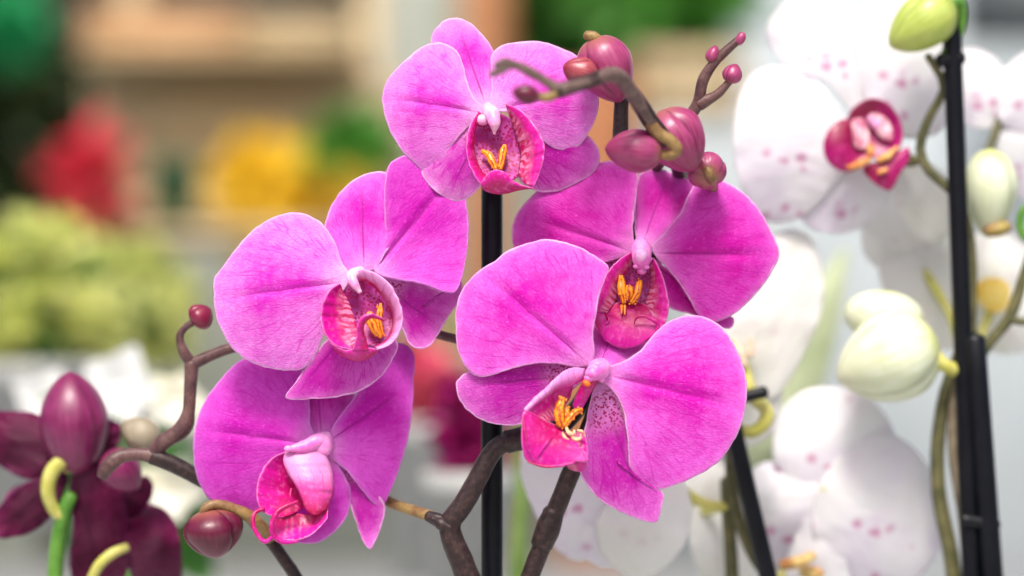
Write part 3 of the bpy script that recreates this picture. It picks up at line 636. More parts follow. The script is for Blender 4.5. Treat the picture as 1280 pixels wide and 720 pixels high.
g = Geo(); tube(g, [(741, 472, z0 + 12), (734, 484, z0 + 8), (727, 497, z0 + 2), (722, 508, z0 - 2)], (8, 8, 8, 7), seg=16); g.build('column_foot', ML, F)
g = Geo(); blob(g, 733, 479, z0 + 24, 6, 4, 5, .5, amp=.2); g.build('stigma', simple('red_stigma', (.75, .05, .01), (.9, .2, .02), 300, .3), F)

# ---- stems of the three pink sprays
def stem(parent, pts, rad, mat, name='stem', knob=.06, rings_=(), seg=16, extra=(), label=None):
    g = Geo(); tube(g, pts, rad, knob=knob, seg=seg)
    for r_ in rings_: tube(g, r_[0], r_[1], seg=16, knob=.08)
    for e in extra: tube(g, e[0], e[1], seg=seg, knob=knob)
    return g.build(name, mat, parent, label=label)
ground_px = lambda x, z: (x, 360 + (CAMZ - TABLE) / ((D0 - z * U) * K), z)
stem(SB, [ground_px(640, -40), (600, 760, -40), (578, 705, -40), (562, 656, -40), (578, 632, -40), (598, 597, -40), (618, 562, -42), (650, 545, -44), (700, 532, -64), (735, 490, -84), (762, 420, -96), (785, 330, -104), (783, 240, -90), (776, 175, -50), (777, 125, -14)],
     (15, 15, 15, 17, 14, 14, 15, 13, 12, 12, 12, 12, 11, 11, 9), MST, rings_=[([(540, 648, -38), (552, 655, -34), (564, 660, -30)], (4, 8, 5)), ([(634, 552, -40), (652, 548, -42)], (15, 15))], extra=[([(562, 656, -40), (550, 651, -42), (535, 645, -48)], (11, 9, 7))])
stem(SC_, [ground_px(620, -50), (655, 750, -50), (682, 672, -50), (690, 650, -50), (700, 625, -50), (714, 590, -50), (735, 540, -55), (765, 460, -66), (790, 380, -92), (830, 300, -130), (850, 236, -140), (849, 208, -80), (838, 184, 40), (812, 150, 95), (790, 116, 130), (768, 94, 160), (735, 102, 210), (697, 114, 235)],
     (13, 13, 13, 16, 13, 12, 12, 12, 12, 12, 11, 11, 11, 10, 10.5, 8, 9), MST, rings_=[([(677, 682, -50), (688, 652, -50), (692, 640, -50)], (14, 16, 13.5))])
stem(SC_, [(700, 113, 234), (668, 93, 246), (642, 81, 254), (627, 88, 260), (614, 93, 262)], (7.5, 6, 6.5, 5, 4.5), MSTG, 'twig', extra=[([(644, 82, 254), (632, 77, 258), (620, 82, 262)], (6, 5.5, 5))])
stem(SC_, [(700, 113, 234), (686, 121, 236), (668, 120, 238)], (7, 6.5, 5), MPED, 'bud_stalk')
stem(SC_, [(840, 188, 36), (812, 150, 97), (790, 116, 132), (769, 94, 162), (735, 102, 212), (700, 113, 236)], (10, 10, 9.5, 10.5, 7.5, 8), MSTG, 'twig')
stem(SC_, [(810, 150, 98), (822, 166, 94), (838, 176, 92), (846, 187, 90), (838, 194, 86), (826, 193, 82)], (8, 8.5, 8, 8, 7.5, 6), MPED, 'bud_stalk')
stem(SB, [(782, 252, -128), (808, 222, -122), (832, 190, -70), (852, 158, -40), (872, 130, -30), (879, 100, -26), (893, 78, -24), (915, 57, -22), (926, 48, -22)], (9, 9, 9, 9, 10, 7.5, 7, 6, 5), MSTP, 'twig')
stem(SB, [(874, 130, -30), (896, 118, -24), (912, 102, -20)], (9, 6, 4.5), MSTP, 'bud_stalk')
stem(SC_, [(892, 236, -70), (890, 226, -10), (887, 219, 10), (884, 212, 8)], (6, 6.5, 6.5, 7), MPED, 'bud_stalk')
def add_bud(parent, A, B, r, mat, label=None, **k):
    g = Geo(); bud(g, A, B, r, **k); return g.build('bud', mat, parent, label=label)
add_bud(SB, (742, 46, 6), (776, 128, -4), 35, MBUD, 'large rosy bud beside the top flower', roll=.8)
g = Geo(); tube(g, [(750, 54, 8), (741, 46, 12), (733, 44, 10)], (7, 7.5, 6)); g.build('bud_stalk', MPED, SB)
add_bud(SB, (746, 98, 30), (704, 82, 44), 19, MBUDR, 'small orange red bud', roll=.3)
add_bud(SC_, (674, 121, 238), (640, 114, 246), 12, MBUDD, 'tiny dark bud on the front twig')
add_bud(SC_, (828, 191, 82), (756, 186, 84), 27, MBUD, 'rosy bud lying sideways on a hooked stalk', roll=.4)
add_bud(SC_, (824, 138, 30), (868, 214, 30), 37, MBUD, 'largest rosy bud, standing behind the sideways bud', roll=1.9)
add_bud(SC_, (886, 222, 0), (880, 202, -44), 24, MBUD, 'round bud seen from its stalk end', roll=.2, nk=5)
add_bud(SB, (911, 104, -20), (921, 80, -18), 12.5, MBUD, 'small bud on the rear twig')
add_bud(SB, (886, 78, -22), (896, 57, -22), 8, MBUD)
g = Geo(); blob(g, 926, 48, -20, 6, 9, 6, .5, amp=.2); g.build('twig_tip', MBUD, SB)
# left spray
stem(SA, [ground_px(430, -90), (380, 745, -88), (352, 695, -88), (332, 668, -90), (295, 628, -98), (252, 600, -100), (218, 581, -98), (190, 570, -95)], (13, 13, 13, 12, 9, 8, 9, 11), MST)
stem(SA, [(192, 570, -95), (172, 568, -92), (150, 571, -88), (134, 584, -86), (128, 594, -90)], (10, 8, 9, 10, 8), MSTP, 'bud_stalk')
stem(SA, [(188, 571, -95), (205, 552, -94), (228, 536, -94), (236, 512, -94), (238, 480, -94), (240, 454, -94)], (9, 10, 11, 8, 8, 9), MSTP, 'twig')
stem(SA, [(241, 456, -94), (229, 438, -92), (225, 420, -90), (232, 409, -90), (243, 402, -90)], (7, 7, 5, 4.5, 4.5), MSTP, 'bud_stalk')
stem(SA, [(240, 455, -94), (262, 445, -94), (292, 434, -94), (340, 425, -90)], (8, 7, 7, 6), MSTP, 'twig')
stem(SA, [(338, 672, -82), (318, 650, -64), (294, 637, -54), (270, 631, -48), (257, 636, -44), (254, 646, -46)], (9, 8.5, 8, 7, 6.5, 6), MPED, 'bud_stalk')
add_bud(SA, (262, 636, -52), (272, 698, -52), 37, MBUDD, 'dark red bud hanging beside the lower left flower', roll=2.3, groove=.2)
add_bud(SA, (240, 404, -90), (264, 386, -90), 17, MBUDR if 0 else bud_mat('crimson_bud', (.15, .004, .03), (.25, .02, .06), (.22, .03, .05), (.15, .005, .03)), 'small crimson bud at the twig end')

# ------------------------------------------------------------------ stakes
def stake(x0, y0, x1, y1, z, r, label, group='black support stakes', clips=()):
    top = P(x0, y0, z); bt = P(x1, y1, z); k = (TABLE - top.z) / (bt.z - top.z); ft = top + (bt - top) * k
    t = thing('support_stake', label, 'plant stake', ft, group)
    g = Geo(); tube3(g, [ft, ft.lerp(top, .5), top], [r * (D0 - z * U) * K] * 3, seg=20); g.build('rod', MBLK, t)
    for (a, b_, rr) in clips:
        g = Geo(); tube(g, [a, b_], (rr, rr), seg=18); g.build('clip', MBLK, t)
    return t
stake(615, 215, 615, 720, -84, 13.5, 'straight black plant stake rising between the pink flowers')
stake(1187, -40, 1207, 520, -262, 12, 'black stake beside the big spotted white flower', clips=[((1174, 76, -260), (1202, 72, -260), 9)])
stake(1218, 424, 1240, 720, -256, 14, 'short thick black stake below the far right twig', clips=[((1204, 650, -252), (1246, 656, -252), 8)])
stake(908, 500, 960, 720, -262, 11.5, 'leaning black stake right of the front pink flower', clips=[((918, 499, -258), (956, 490, -258), 8)])

# ------------------------------------------------------------------ white orchids
GW = 'white orchid sprays'
def wpetal(fl, kind, outline, base, tip, z, zt, mat=None, **k):
    ns[0] += 1; g = Geo(); k.setdefault('arch', 8); k.setdefault('cup', -16)
    petal(g, outline, base, tip, z, zt, seed=ns[0], n=88, rings=16, ruffle=2.5, wr=1.2, **k)
    return g.build(kind, mat or MWH, fl, thick=.0008)
def wflower(parent, label, c, stalk, mat=MPEY, rad=(6, 5)):
    return flower(parent, label, c, stalk, mat, rad)
ZW = -330
WA = thing('orchid_spray', 'white orchid spray with purple freckles and a magenta lip behind the tall stake', 'orchid', base_of(1215, ZW), GW)
F = wflower(WA, 'large freckled white flower with a magenta and yellow lip', (1088, 168, ZW - 10), [(1125, 195, ZW + 10), (1150, 200, ZW + 30)], MGBR)
wpetal(F, 'sepal', [(1075, 150), (1035, 105), (975, 76), (957, 42), (972, 10), (1008, -8), (1050, -4), (1090, 36), (1100, 100), (1090, 145)], (1085, 160), (1000, 10), ZW - 6, ZW - 30)
wpetal(F, 'sepal', [(1068, 198), (1022, 214), (998, 250), (1008, 280), (1050, 292), (1092, 272), (1112, 236), (1092, 205)], (1085, 185), (1030, 282), ZW - 6, ZW - 20)
wpetal(F, 'sepal', [(1110, 190), (1150, 196), (1190, 230), (1196, 285), (1162, 304), (1134, 280), (1112, 230)], (1095, 180), (1170, 290), ZW - 6, ZW - 30, MWP)
wpetal(F, 'petal', [(1066, 178), (1045, 130), (1012, 95), (975, 84), (944, 90), (924, 120), (917, 170), (921, 215), (935, 250), (960, 276), (1000, 272), (1042, 232), (1062, 205)], (1085, 180), (930, 180), ZW, ZW - 10)
wpetal(F, 'petal', [(1092, 145), (1072, 90), (1068, 34), (1088, 0), (1130, -8), (1165, 16), (1186, 60), (1196, 120), (1170, 168), (1120, 170)], (1095, 165), (1150, 10), ZW, ZW - 24)
lobe(F, 'lip_lobe', MLW, patches=[([(1062, 142, ZW + 34), (1076, 128, ZW + 36), (1092, 123, ZW + 38), (1110, 130, ZW + 40), (1124, 148, ZW + 42), (1128, 172, ZW + 44), (1120, 190, ZW + 44), (1096, 196, ZW + 40), (1072, 200, ZW + 40), (1058, 180, ZW + 38)], dict(bulge=-14))])
lobe(F, 'lip_lobe', MLW, patches=[([(1060, 150, ZW + 40), (1042, 156, ZW + 46), (1030, 178, ZW + 50), (1034, 200, ZW + 50), (1050, 213, ZW + 50), (1068, 212, ZW + 48), (1066, 186, ZW + 46)], dict(bulge=10))])
lobe(F, 'lip_window', simple('white_lip_window', (.42, .04, .14), (.78, .56, .60), 260, .4), patches=[([(1066, 150, ZW + 34), (1078, 148, ZW + 34), (1086, 164, ZW + 36), (1084, 184, ZW + 40), (1072, 186, ZW + 40), (1066, 168, ZW + 38)], dict(bulge=2)), ([(1092, 142, ZW + 34), (1106, 146, ZW + 38), (1116, 164, ZW + 42), (1114, 176, ZW + 43), (1102, 172, ZW + 40), (1092, 158, ZW + 36)], dict(bulge=2))])
lobe(F, 'mid_lobe', MLW, patches=[([(1078, 210, ZW + 44), (1100, 200, ZW + 46), (1122, 190, ZW + 46), (1136, 184, ZW + 48), (1137, 198, ZW + 50), (1126, 216, ZW + 54), (1112, 238, ZW + 54), (1094, 230, ZW + 52)], dict(bulge=8))])
callus(F, [([(1060, 210, ZW + 54), (1072, 206, ZW + 58), (1086, 198, ZW + 56)], (3, 6, 4)), ([(1098, 200, ZW + 54), (1110, 194, ZW + 58), (1122, 184, ZW + 54)], (4, 5, 2.5)), ([(1098, 216, ZW + 62), (1108, 212, ZW + 62)], (3, 3))], bumps=[(1088, 188, ZW + 52, 5, 9, 5)], mat=simple('yellow_callus', (.55, .12, .03), (.80, .50, .16), 240))
column(F, [(1086, 160, ZW + 6), (1092, 150, ZW + 22), (1098, 158, ZW + 34)], (8, 10, 7), mat=MCW)
F2 = wflower(WA, 'white flower cut by the right edge, half hidden by the stake', (1250, 150, ZW - 70), [(1230, 200, ZW - 50), (1195, 240, ZW)], MGBR)
wpetal(F2, 'petal', [(1240, 160), (1200, 150), (1188, 100), (1198, 66), (1220, 60), (1250, 78), (1270, 120)], (1250, 155), (1200, 70), ZW - 70, ZW - 90)
wpetal(F2, 'petal', [(1250, 150), (1255, 90), (1290, 62), (1340, 80), (1350, 140), (1310, 180)], (1250, 150), (1340, 90), ZW - 60, ZW - 76)
wpetal(F2, 'sepal', [(1246, 150), (1285, 160), (1320, 200), (1300, 250), (1262, 240), (1240, 200)], (1246, 150), (1300, 245), ZW - 66, ZW - 84)
add_bud(WA, (1238, 186, ZW + 20), (1236, 298, ZW + 16), 34, MBUDW, 'pale bud with a green tip', groove=.06)
g = Geo(); blob(g, 1246, 286, ZW + 30, 20, 10, 14, -.2, amp=.2); g.build('bud_tip', simple('maroon_tip', (.22, .03, .05), (.36, .3, .08), 120), WA)
stem(WA, [(1160, 70, -262), (1180, 108, -270), (1160, 150, -280), (1150, 185, -284), (1160, 212, -280), (1192, 242, -275), (1212, 290, -300), (1215, 420, -310), (1208, 640, -300), ground_px(1215, -300)], (5, 6, 5.5, 6, 7, 6, 7, 8, 8, 8), MGBR)
stem(WA, [(1150, 198, -284), (1138, 204, -300), (1120, 200, -320)], (6, 5, 4), MGBR, 'bud_stalk')
add_bud(WA, (1192, 2, -250), (1112, 58, -244), 34, MBUDG, 'green bud at the top of the spray', groove=.12, roll=.5)
g = Geo(); tube(g, [(1190, 4, -250), (1200, 4, -252), (1200, 40, -260), (1180, 66, -262)], (8, 6, 5, 5)); g.build('bud_stalk', MGRN, WA)

WB = thing('orchid_spray', 'white orchid spray with a large pale green bud on a yellow stalk', 'orchid', base_of(1190, -290), GW)
F = wflower(WB, 'plain white flower behind the pale green bud', (1150, 330, -420), [(1190, 400, -380), (1200, 470, -300)], MPEY)
wpetal(F, 'petal', [(1150, 340), (1090, 330), (1076, 290), (1095, 250), (1150, 230), (1200, 256), (1204, 320)], (1150, 340), (1110, 245), -420, -440, MWP)
wpetal(F, 'petal', [(1140, 320), (1204, 310), (1210, 400), (1192, 436), (1150, 430), (1112, 380), (1100, 330)], (1140, 320), (1180, 430), -410, -430, MWP)
F = wflower(WB, 'white flower with a yellow centre right of the stake', (1245, 370, -430), [(1230, 410, -400), (1210, 470, -310)], MPEY)
wpetal(F, 'petal', [(1240, 365), (1206, 350), (1204, 310), (1230, 288), (1280, 290), (1300, 330), (1270, 360)], (1245, 370), (1250, 292), -430, -450, MWP)
wpetal(F, 'petal', [(1240, 360), (1290, 350), (1320, 390), (1290, 436), (1240, 440), (1206, 410)], (1245, 365), (1280, 436), -426, -446, MWP)
g = Geo(); blob(g, 1242, 368, -405, 22, 22, 14, amp=.3); g.build('callus', simple('yellow_heart', (.85, .55, .05), (.9, .7, .2), 90), F)
g = Geo(); blob(g, 1106, 396, -296, 52, 33, 30, .1, amp=.06, fr=60); g.build('bud', MBUDW, WB, label='upper fold of the pale bud')
add_bud(WB, (1172, 424, -270), (1046, 474, -270), 56, MBUDW, 'large pale green bud', groove=.08, roll=2.2)
stem(WB, [(1142, 408, -270), (1160, 432, -258), (1180, 456, -256), (1206, 466, -270)], (7, 8, 9, 9), MPEY, 'bud_stalk')
stem(WB, [(1204, 452, -286), (1196, 500, -280), (1194, 560, -280), (1206, 640, -280), (1212, 720, -280), ground_px(1214, -280)], (9, 10, 9, 10, 12, 12), MBRN)
stem(WB, [(1200, 440, -300), (1182, 490, -296), (1172, 560, -294), (1174, 620, -294), (1192, 720, -294), ground_px(1200, -294)], (8, 9, 10, 9, 9, 9), MGBR, 'stem')
stem(WB, [(1212, 470, -296), (1236, 430, -290), (1262, 396, -286), (1284, 330, -284), (1300, 280, -284)], (6, 7, 7.5, 6, 5), MGBR, 'twig')
stem(WB, [(1262, 398, -286), (1280, 402, -280), (1310, 396, -280)], (6, 5, 5), MGBR, 'twig')
stem(WB, [(1300, 252, -276), (1280, 262, -276), (1275, 282, -276), (1284, 300, -276), (1300, 302, -276)], (4, 5, 5, 5, 4), MGRN, 'tendril')

WC = thing('orchid_spray', 'white orchid spray with faint purple specks, tied to the leaning black stake', 'orchid', base_of(975, -300), GW)
F = wflower(WC, 'white flower edge-on behind the right rear pink flower', (925, 440, -350), [(935, 470, -320), (944, 505, -290)], MPEY)
wpetal(F, 'petal', [(905, 425), (928, 382), (956, 302), (985, 286), (1010, 294), (1027, 330), (1029, 380), (1010, 432), (986, 476), (962, 500), (925, 480)], (920, 450), (1000, 295), -350, -372, MWP)
wpetal(F, 'petal', [(900, 450), (940, 440), (975, 470), (966, 540), (925, 560), (880, 540), (870, 490)], (915, 450), (930, 555), -356, -370, MWP)
wpetal(F, 'sepal', [(920, 440), (880, 420), (850, 370), (870, 330), (910, 340), (934, 390)], (920, 440), (866, 340), -356, -376, MWP)
callus(F, [([(915, 425, -330), (925, 440, -320), (930, 458, -315)], (6, 7, 5)), ([(938, 425, -330), (938, 445, -325)], (5, 5))], mat=simple('beige_heart', (.6, .42, .30), (.7, .6, .45), 100))
F = wflower(WC, 'large white flower low on the right with a few purple specks', (1030, 610, -340), [(1000, 680, -400), (970, 730, -380)], MPEY)
wpetal(F, 'petal', [(1020, 640), (980, 612), (966, 564), (978, 510), (1008, 487), (1046, 484), (1082, 495), (1110, 524), (1122, 565), (1098, 612), (1056, 640)], (1030, 615), (1040, 490), -346, -362)
wpetal(F, 'petal', [(1022, 612), (1052, 566), (1100, 540), (1138, 556), (1168, 596), (1180, 645), (1170, 695), (1138, 728), (1090, 738), (1040, 716), (1014, 660)], (1025, 620), (1160, 660), -336, -350)
wpetal(F, 'sepal', [(1030, 606), (985, 578), (944, 586), (930, 632), (944, 690), (990, 726), (1040, 710), (1050, 650)], (1028, 620), (950, 650), -346, -360)
wpetal(F, 'sepal', [(1020, 640), (1050, 680), (1060, 740), (1020, 780), (985, 740), (990, 680)], (1025, 640), (1020, 770), -344, -360)
g = Geo(); tube(g, [(978, 706, -310), (1000, 702, -300), (1016, 694, -300)], (7, 8, 6)); blob(g, 1015, 716, -320, 16, 10, 12, amp=.3); g.build('callus', simple('rusty_heart', (.35, .10, .03), (.7, .55, .2), 60), F)
stem(WC, [(926, 470, -300), (944, 500, -285), (958, 512, -278), (956, 528, -276), (940, 540, -280), (924, 536, -288)], (6, 7, 8, 9, 8, 7), MPEY, 'flower_stalk')
stem(WC, [(915, 520, -300), (914, 560, -300), (918, 630, -300), (940, 690, -300), (968, 740, -300), ground_px(1000, -300)], (8, 8, 9, 9, 9, 9), MGBR)

WD = thing('orchid_spray', 'white orchid spray low behind the front pink flower, with a yellow green stalk', 'orchid', base_of(900, -320), GW)
F = wflower(WD, 'white flower below the front pink flower', (755, 640, -262), [(840, 612, -300), (852, 612, -318)], MPEY)
wpetal(F, 'petal', [(752, 650), (730, 700), (700, 690), (668, 640), (650, 585), (660, 545), (700, 545), (748, 590), (768, 634)], (758, 645), (660, 560), -250, -268)
wpetal(F, 'petal', [(750, 640), (790, 600), (840, 588), (863, 620), (862, 660), (848, 692), (815, 718), (780, 716), (752, 692), (744, 660)], (750, 640), (840, 690), -240, -256, MWP)
wpetal(F, 'sepal', [(745, 640), (770, 690), (765, 708), (735, 700), (705, 676), (715, 650)], (750, 640), (735, 705), -252, -264)
F = wflower(WD, 'white flower bud opening beside the leaning stake', (880, 640, -380), [(896, 636, -350), (905, 634, -320)], MPEY)
wpetal(F, 'petal', [(862, 640), (885, 632), (916, 645), (936, 680), (944, 730), (910, 745), (880, 726), (862, 680)], (875, 636), (920, 735), -380, -390, MWP)
wpetal(F, 'petal', [(850, 620), (870, 570), (905, 556), (926, 590), (920, 630), (885, 646)], (870, 632), (910, 566), -384, -396, MWP)
stem(WD, [(846, 606, -318), (862, 620, -312), (884, 631, -310), (912, 634, -314)], (6, 7, 7, 6), MPEY, 'flower_stalk')
stem(WD, [(908, 600, -316), (910, 640, -316), (915, 720, -316), ground_px(920, -316)], (8, 9, 9, 9), MGBR)

# ------------------------------------------------------------------ dark purple orchid, lower left
ZD = -250
DP = thing('orchid_spray', 'dark purple orchid spray with a green stem at the lower left', 'orchid', base_of(70, ZD), 'dark purple orchid sprays')
F = flower(DP, 'dark purple flower seen from behind', (86, 585, ZD), [(82, 574, ZD + 18), (66, 588, ZD + 24), (60, 614, ZD + 22), (68, 638, ZD + 14), (80, 648, ZD + 8)], MPEY, (8, 9, 9.5, 9, 8, 7))
def dpetal(fl, kind, ol, b_, t_, z, zt, **k):
    ns[0] += 1; g = Geo(); petal(g, ol, b_, t_, z, zt, seed=ns[0], n=90, rings=16, ruffle=4.5, wr=2, **k); return g.build(kind, MDP, fl, thick=.0008)
dpetal(F, 'petal', [(86, 590), (40, 600), (0, 582), (-30, 550), (-20, 520), (20, 514), (52, 520), (80, 560)], (88, 588), (-20, 545), ZD - 14, ZD - 30, arch=12, cup=-30)
dpetal(F, 'petal', [(86, 575), (100, 540), (128, 524), (150, 530), (148, 556), (125, 590), (100, 596)], (86, 588), (148, 534), ZD - 20, ZD - 34, arch=8, cup=-20)
dpetal(F, 'sepal', [(90, 590), (120, 582), (150, 610), (160, 650), (150, 700), (118, 732), (92, 722), (92, 660)], (90, 588), (128, 728), ZD - 10, ZD - 16, arch=14, cup=-30)
dpetal(F, 'petal', [(84, 592), (60, 596), (28, 606), (-4, 640), (-14, 668), (14, 672), (44, 660), (72, 632)], (86, 590), (-8, 664), ZD - 24, ZD - 10, arch=10, cup=-40)
dpetal(F, 'sepal', [(92, 600), (112, 590), (150, 600), (186, 596), (190, 622), (160, 650), (124, 648), (98, 628)], (90, 600), (190, 612), ZD - 26, ZD - 40, arch=8, cup=-24)
g = Geo(); bud(g, (97, 594, ZD + 4), (87, 464, ZD), 43, groove=.05, fat=1.0, roll=2.6); g.build('rounded_sepal', MBUDX, F)
add_bud(DP, (44, 606, ZD - 50), (16, 668, ZD - 40), 28, MBUDX, 'drooping dark bud', groove=.05)
add_bud(DP, (132, 566, ZD + 40), (172, 612, ZD + 30), 26, MBUDX, 'small dark bud behind the brown stalk', groove=.05)
F = flower(DP, 'second dark purple flower, lowest at the left', (158, 684, ZD), [(140, 692, ZD + 14), (124, 706, ZD + 18), (112, 730, ZD + 10)], MPEY, (5.5, 6.5, 6.5, 6.5))
dpetal(F, 'petal', [(156, 690), (160, 650), (185, 630), (212, 642), (226, 680), (222, 735), (180, 742)], (156, 690), (222, 680), ZD - 10, ZD - 24, arch=12, cup=-26)
dpetal(F, 'petal', [(160, 690), (130, 660), (104, 648), (90, 690), (96, 740), (140, 744)], (160, 690), (96, 690), ZD - 10, ZD - 24, arch=10, cup=-20)
stem(DP, [(88, 620, ZD + 8), (80, 640, ZD + 8), (72, 680, ZD + 4), (68, 740, ZD), ground_px(70, ZD)], (9, 10, 9.5, 9.5, 9.5), MGRN)

# ------------------------------------------------------------------ the market behind
def dome_plant(name, label, cat, x, y, d, rad, n, L, w, mats, pot=None, group=None, heads=0, headmat=None, headr=.03, seed=1, upb=.3):
    c = W(x, y, d); k = d * K; rad = Vector(rad) * k
    ft = Vector((c.x, c.y, c.z - rad.z - .06)) if pot else Vector((c.x, c.y, c.z - rad.z))
    t = thing(name, label, cat, ft, group)
    g = Geo(); leaves(g, c, rad, n, L, w, seed, upb); g.build('foliage', mats, t, smooth=False)
    r = random.Random(seed + 5)
    for i in range(heads):
        v = rdir(r); v.y = -abs(v.y) * .9
        p = c + Vector((v.x * rad.x, v.y * rad.y, v.z * rad.z)) * r.uniform(.7, 1.02)
        g = Geo()
        for _ in range(34):
            q = rdir(r); leaf(g, p + q * headr * .7, q + rdir(r) * .8, rdir(r), headr * .8, headr * .6, .2)
        g.build('flower_head', headmat, t, smooth=False)
    if pot:
        g = Geo(); R = min(rad.x, rad.z) * .75 + .015; h = .10
        lathe(g, Vector((c.x, c.y, c.z - rad.z * .75 - h)), [(R * .72, 0), (R * .95, h * .86), (R * 1.06, h * .86), (R * 1.06, h), (R * .95, h), (R * .9, h * .9), (.001, h * .88)]); g.build('pot', pot, t)
    return t
MYG = simple('yellow_green_leaf', (.20, .28, .05), (.46, .50, .18), 30, .5, trans=.25)
MYH = simple('pale_lime_blossom', (.66, .72, .16), (.84, .84, .40), 40, .5, trans=.45)
MGL = simple('green_leaf', (.02, .085, .012), (.06, .19, .03), 20, .5, trans=.2)
MGB = simple('bright_green_leaf', (.05, .22, .02), (.12, .38, .05), 20, .5, trans=.25)
MDG = simple('dark_green_leaf', (.012, .028, .008), (.05, .075, .022), 20, .5, trans=.1)
MRD = simple('red_petal', (.60, .02, .04), (.72, .07, .12), 20, .5, trans=.2)
MPKR = simple('pinkish_red_petal', (.60, .02, .09), (.74, .16, .24), 20, .5, trans=.2)
MYE = simple('yellow_petal', (.78, .50, .01), (.85, .62, .05), 20, .5, trans=.2)
MDM = simple('dark_magenta_petal', (.22, .0, .08), (.34, .01, .14), 20, .5, trans=.2)
TERRA = simple('terracotta', (.45, .15, .06), (.55, .22, .10), 20, .8)
GREENP = simple('green_plastic', (.01, .10, .05), (.015, .13, .065), 20, .4)
WPOT = simple('grey_plastic', (.30, .31, .30), (.36, .37, .36), 20, .5)
YPOT = simple('ochre_pot', (.72, .46, .02), (.80, .55, .05), 20, .5)
MEMG = simple('emerald_leaf', (.01, .28, .09), (.03, .40, .14), 20, .5, trans=.2)

GF = 'potted plants in the market behind'
# lime hydrangea-like plants, left
dome_plant('potted_plant', 'pale lime flowering plant at the left edge behind the purple orchid', 'plant', 35, 388, 1.5, (88, 70, 84), 260, .024, .018, MGL, WPOT, GF, 44, MYH, .021, 11)
dome_plant('potted_plant', 'lime and green flowering plant beside the middle left pink flower', 'plant', 160, 402, 1.75, (58, 60, 76), 220, .026, .02, MGL, WPOT, GF, 28, MYH, .020, 12)
# white lily-like bloom
WL = thing('potted_plant', 'white flowering plant with large blurred blooms left of the brown twig', 'plant', Vector((W(140, 600, 1.12).x, 1.12, TABLE)), GF)
def bloom(fl, name, x, y, d, r, n, mat, seed, wd=.5):
    rr = random.Random(seed); g = Geo(); c = W(x, y, d); r *= d * K
    for i in range(n):
        a = 6.2832 * i / n + rr.uniform(-.2, .2)
        v = Vector((math.cos(a), -.35 + rr.uniform(-.2, .2), math.sin(a)))
        leaf(g, c, v, Vector((0, -1, 0)), r * rr.uniform(.85, 1.1), r * wd, .15)
    return g.build(name, mat, fl)
MWB = simple('white_bloom', (.78, .80, .78), (.82, .83, .80), 20, .5, trans=.2)
MCB = simple('cream_bloom', (.80, .78, .58), (.80, .80, .72), 20, .5, trans=.2)
bloom(WL, 'bloom', 150, 480, 1.12, 56, 5, MWB, 1, .95); bloom(WL, 'bloom', 55, 500, 1.16, 42, 5, MWB, 2, .95)
bloom(WL, 'bloom', 222, 500, 1.10, 44, 5, MCB, 3, .95); bloom(WL, 'bloom', 215, 610, 1.12, 48, 5, MCB, 4, .95)
g = Geo()
for (x, y) in ((150, 480), (60, 500), (215, 500), (225, 600)):
    tube3(g, [W(x, y, 1.13), W(x * .5 + 75, y + 90, 1.15), Vector((W(140, 600, 1.12).x, 1.14, TABLE))], [.003] * 3, seg=8)
g.build('stem', MGRN, WL)
g = Geo(); leaves(g, W(170, 640, 1.25), Vector((60, 30, 40)) * 1.25 * K, 60, .03, .02, 31); g.build('foliage', MGL, WL, smooth=False)
add_bud(WL, (198, 556, -230), (152, 528, -240), 22, simple('grey_green_bud', (.20, .17, .12), (.30, .26, .18), 60), groove=.04)

# red, yellow, green plants on the shelf
SHY = 2.35
dome_plant('potted_plant', 'red flowering plant beside the dark post on the left', 'plant', 112, 232, 2.2, (20, 20, 46), 110, .035, .02, MRD, TERRA, GF, 0, None, .03, 21)
dome_plant('potted_plant', 'yellow flowering plant in an ochre pot on the shelf', 'plant', 338, 232, 2.28, (56, 46, 40), 240, .03, .03, MYE, YPOT, GF, 0, None, .03, 22)
dome_plant('potted_plant', 'small bright green plant above the middle left pink flower', 'plant', 442, 188, 2.26, (42, 36, 26), 200, .03, .018, MGB, YPOT, GF, 0, None, .03, 23)
dome_plant('potted_plant', 'red and pink flowering plant seen between the two lower pink flowers', 'plant', 524, 494, 1.5, (24, 26, 40), 130, .02, .018, MPKR, WPOT, GF, 0, None, .03, 24)
dome_plant('potted_plant', 'dark magenta flowering plant behind the forked stem', 'plant', 584, 545, 1.2, (22, 24, 56), 150, .014, .014, MDM, WPOT, GF, 0, None, .03, 25)
dome_plant('potted_plant', 'beige green plant above the red one, between the pink flowers', 'plant', 560, 432, 1.8, (32, 30, 22), 130, .022, .02, simple('beige_green_leaf', (.40, .36, .16), (.62, .55, .34), 30, .6), WPOT, GF, 0, None, .03, 26)
dome_plant('potted_plant', 'emerald leafed plant at the top left corner', 'plant', 8, 34, 2.3, (26, 26, 28), 160, .03, .024, MEMG, None, GF, 0, None, .03, 27)
dome_plant('shrub', 'dark green shrub at the left edge behind the lime plant', 'shrub', 10, 150, 2.7, (66, 50, 230), 900, .05, .03, MDG, None, None, 0, None, .03, 28)
dome_plant('shrub', 'green shrub at the top behind the rosy buds', 'shrub', 760, 20, 3.0, (120, 60, 60), 520, .09, .04, MGL, None, None, 0, None, .03, 29)
dome_plant('shrub', 'brighter green shrub above the bent twig', 'shrub', 830, -10, 2.8, (60, 50, 36), 260, .07, .035, MGB, None, None, 0, None, .03, 32)
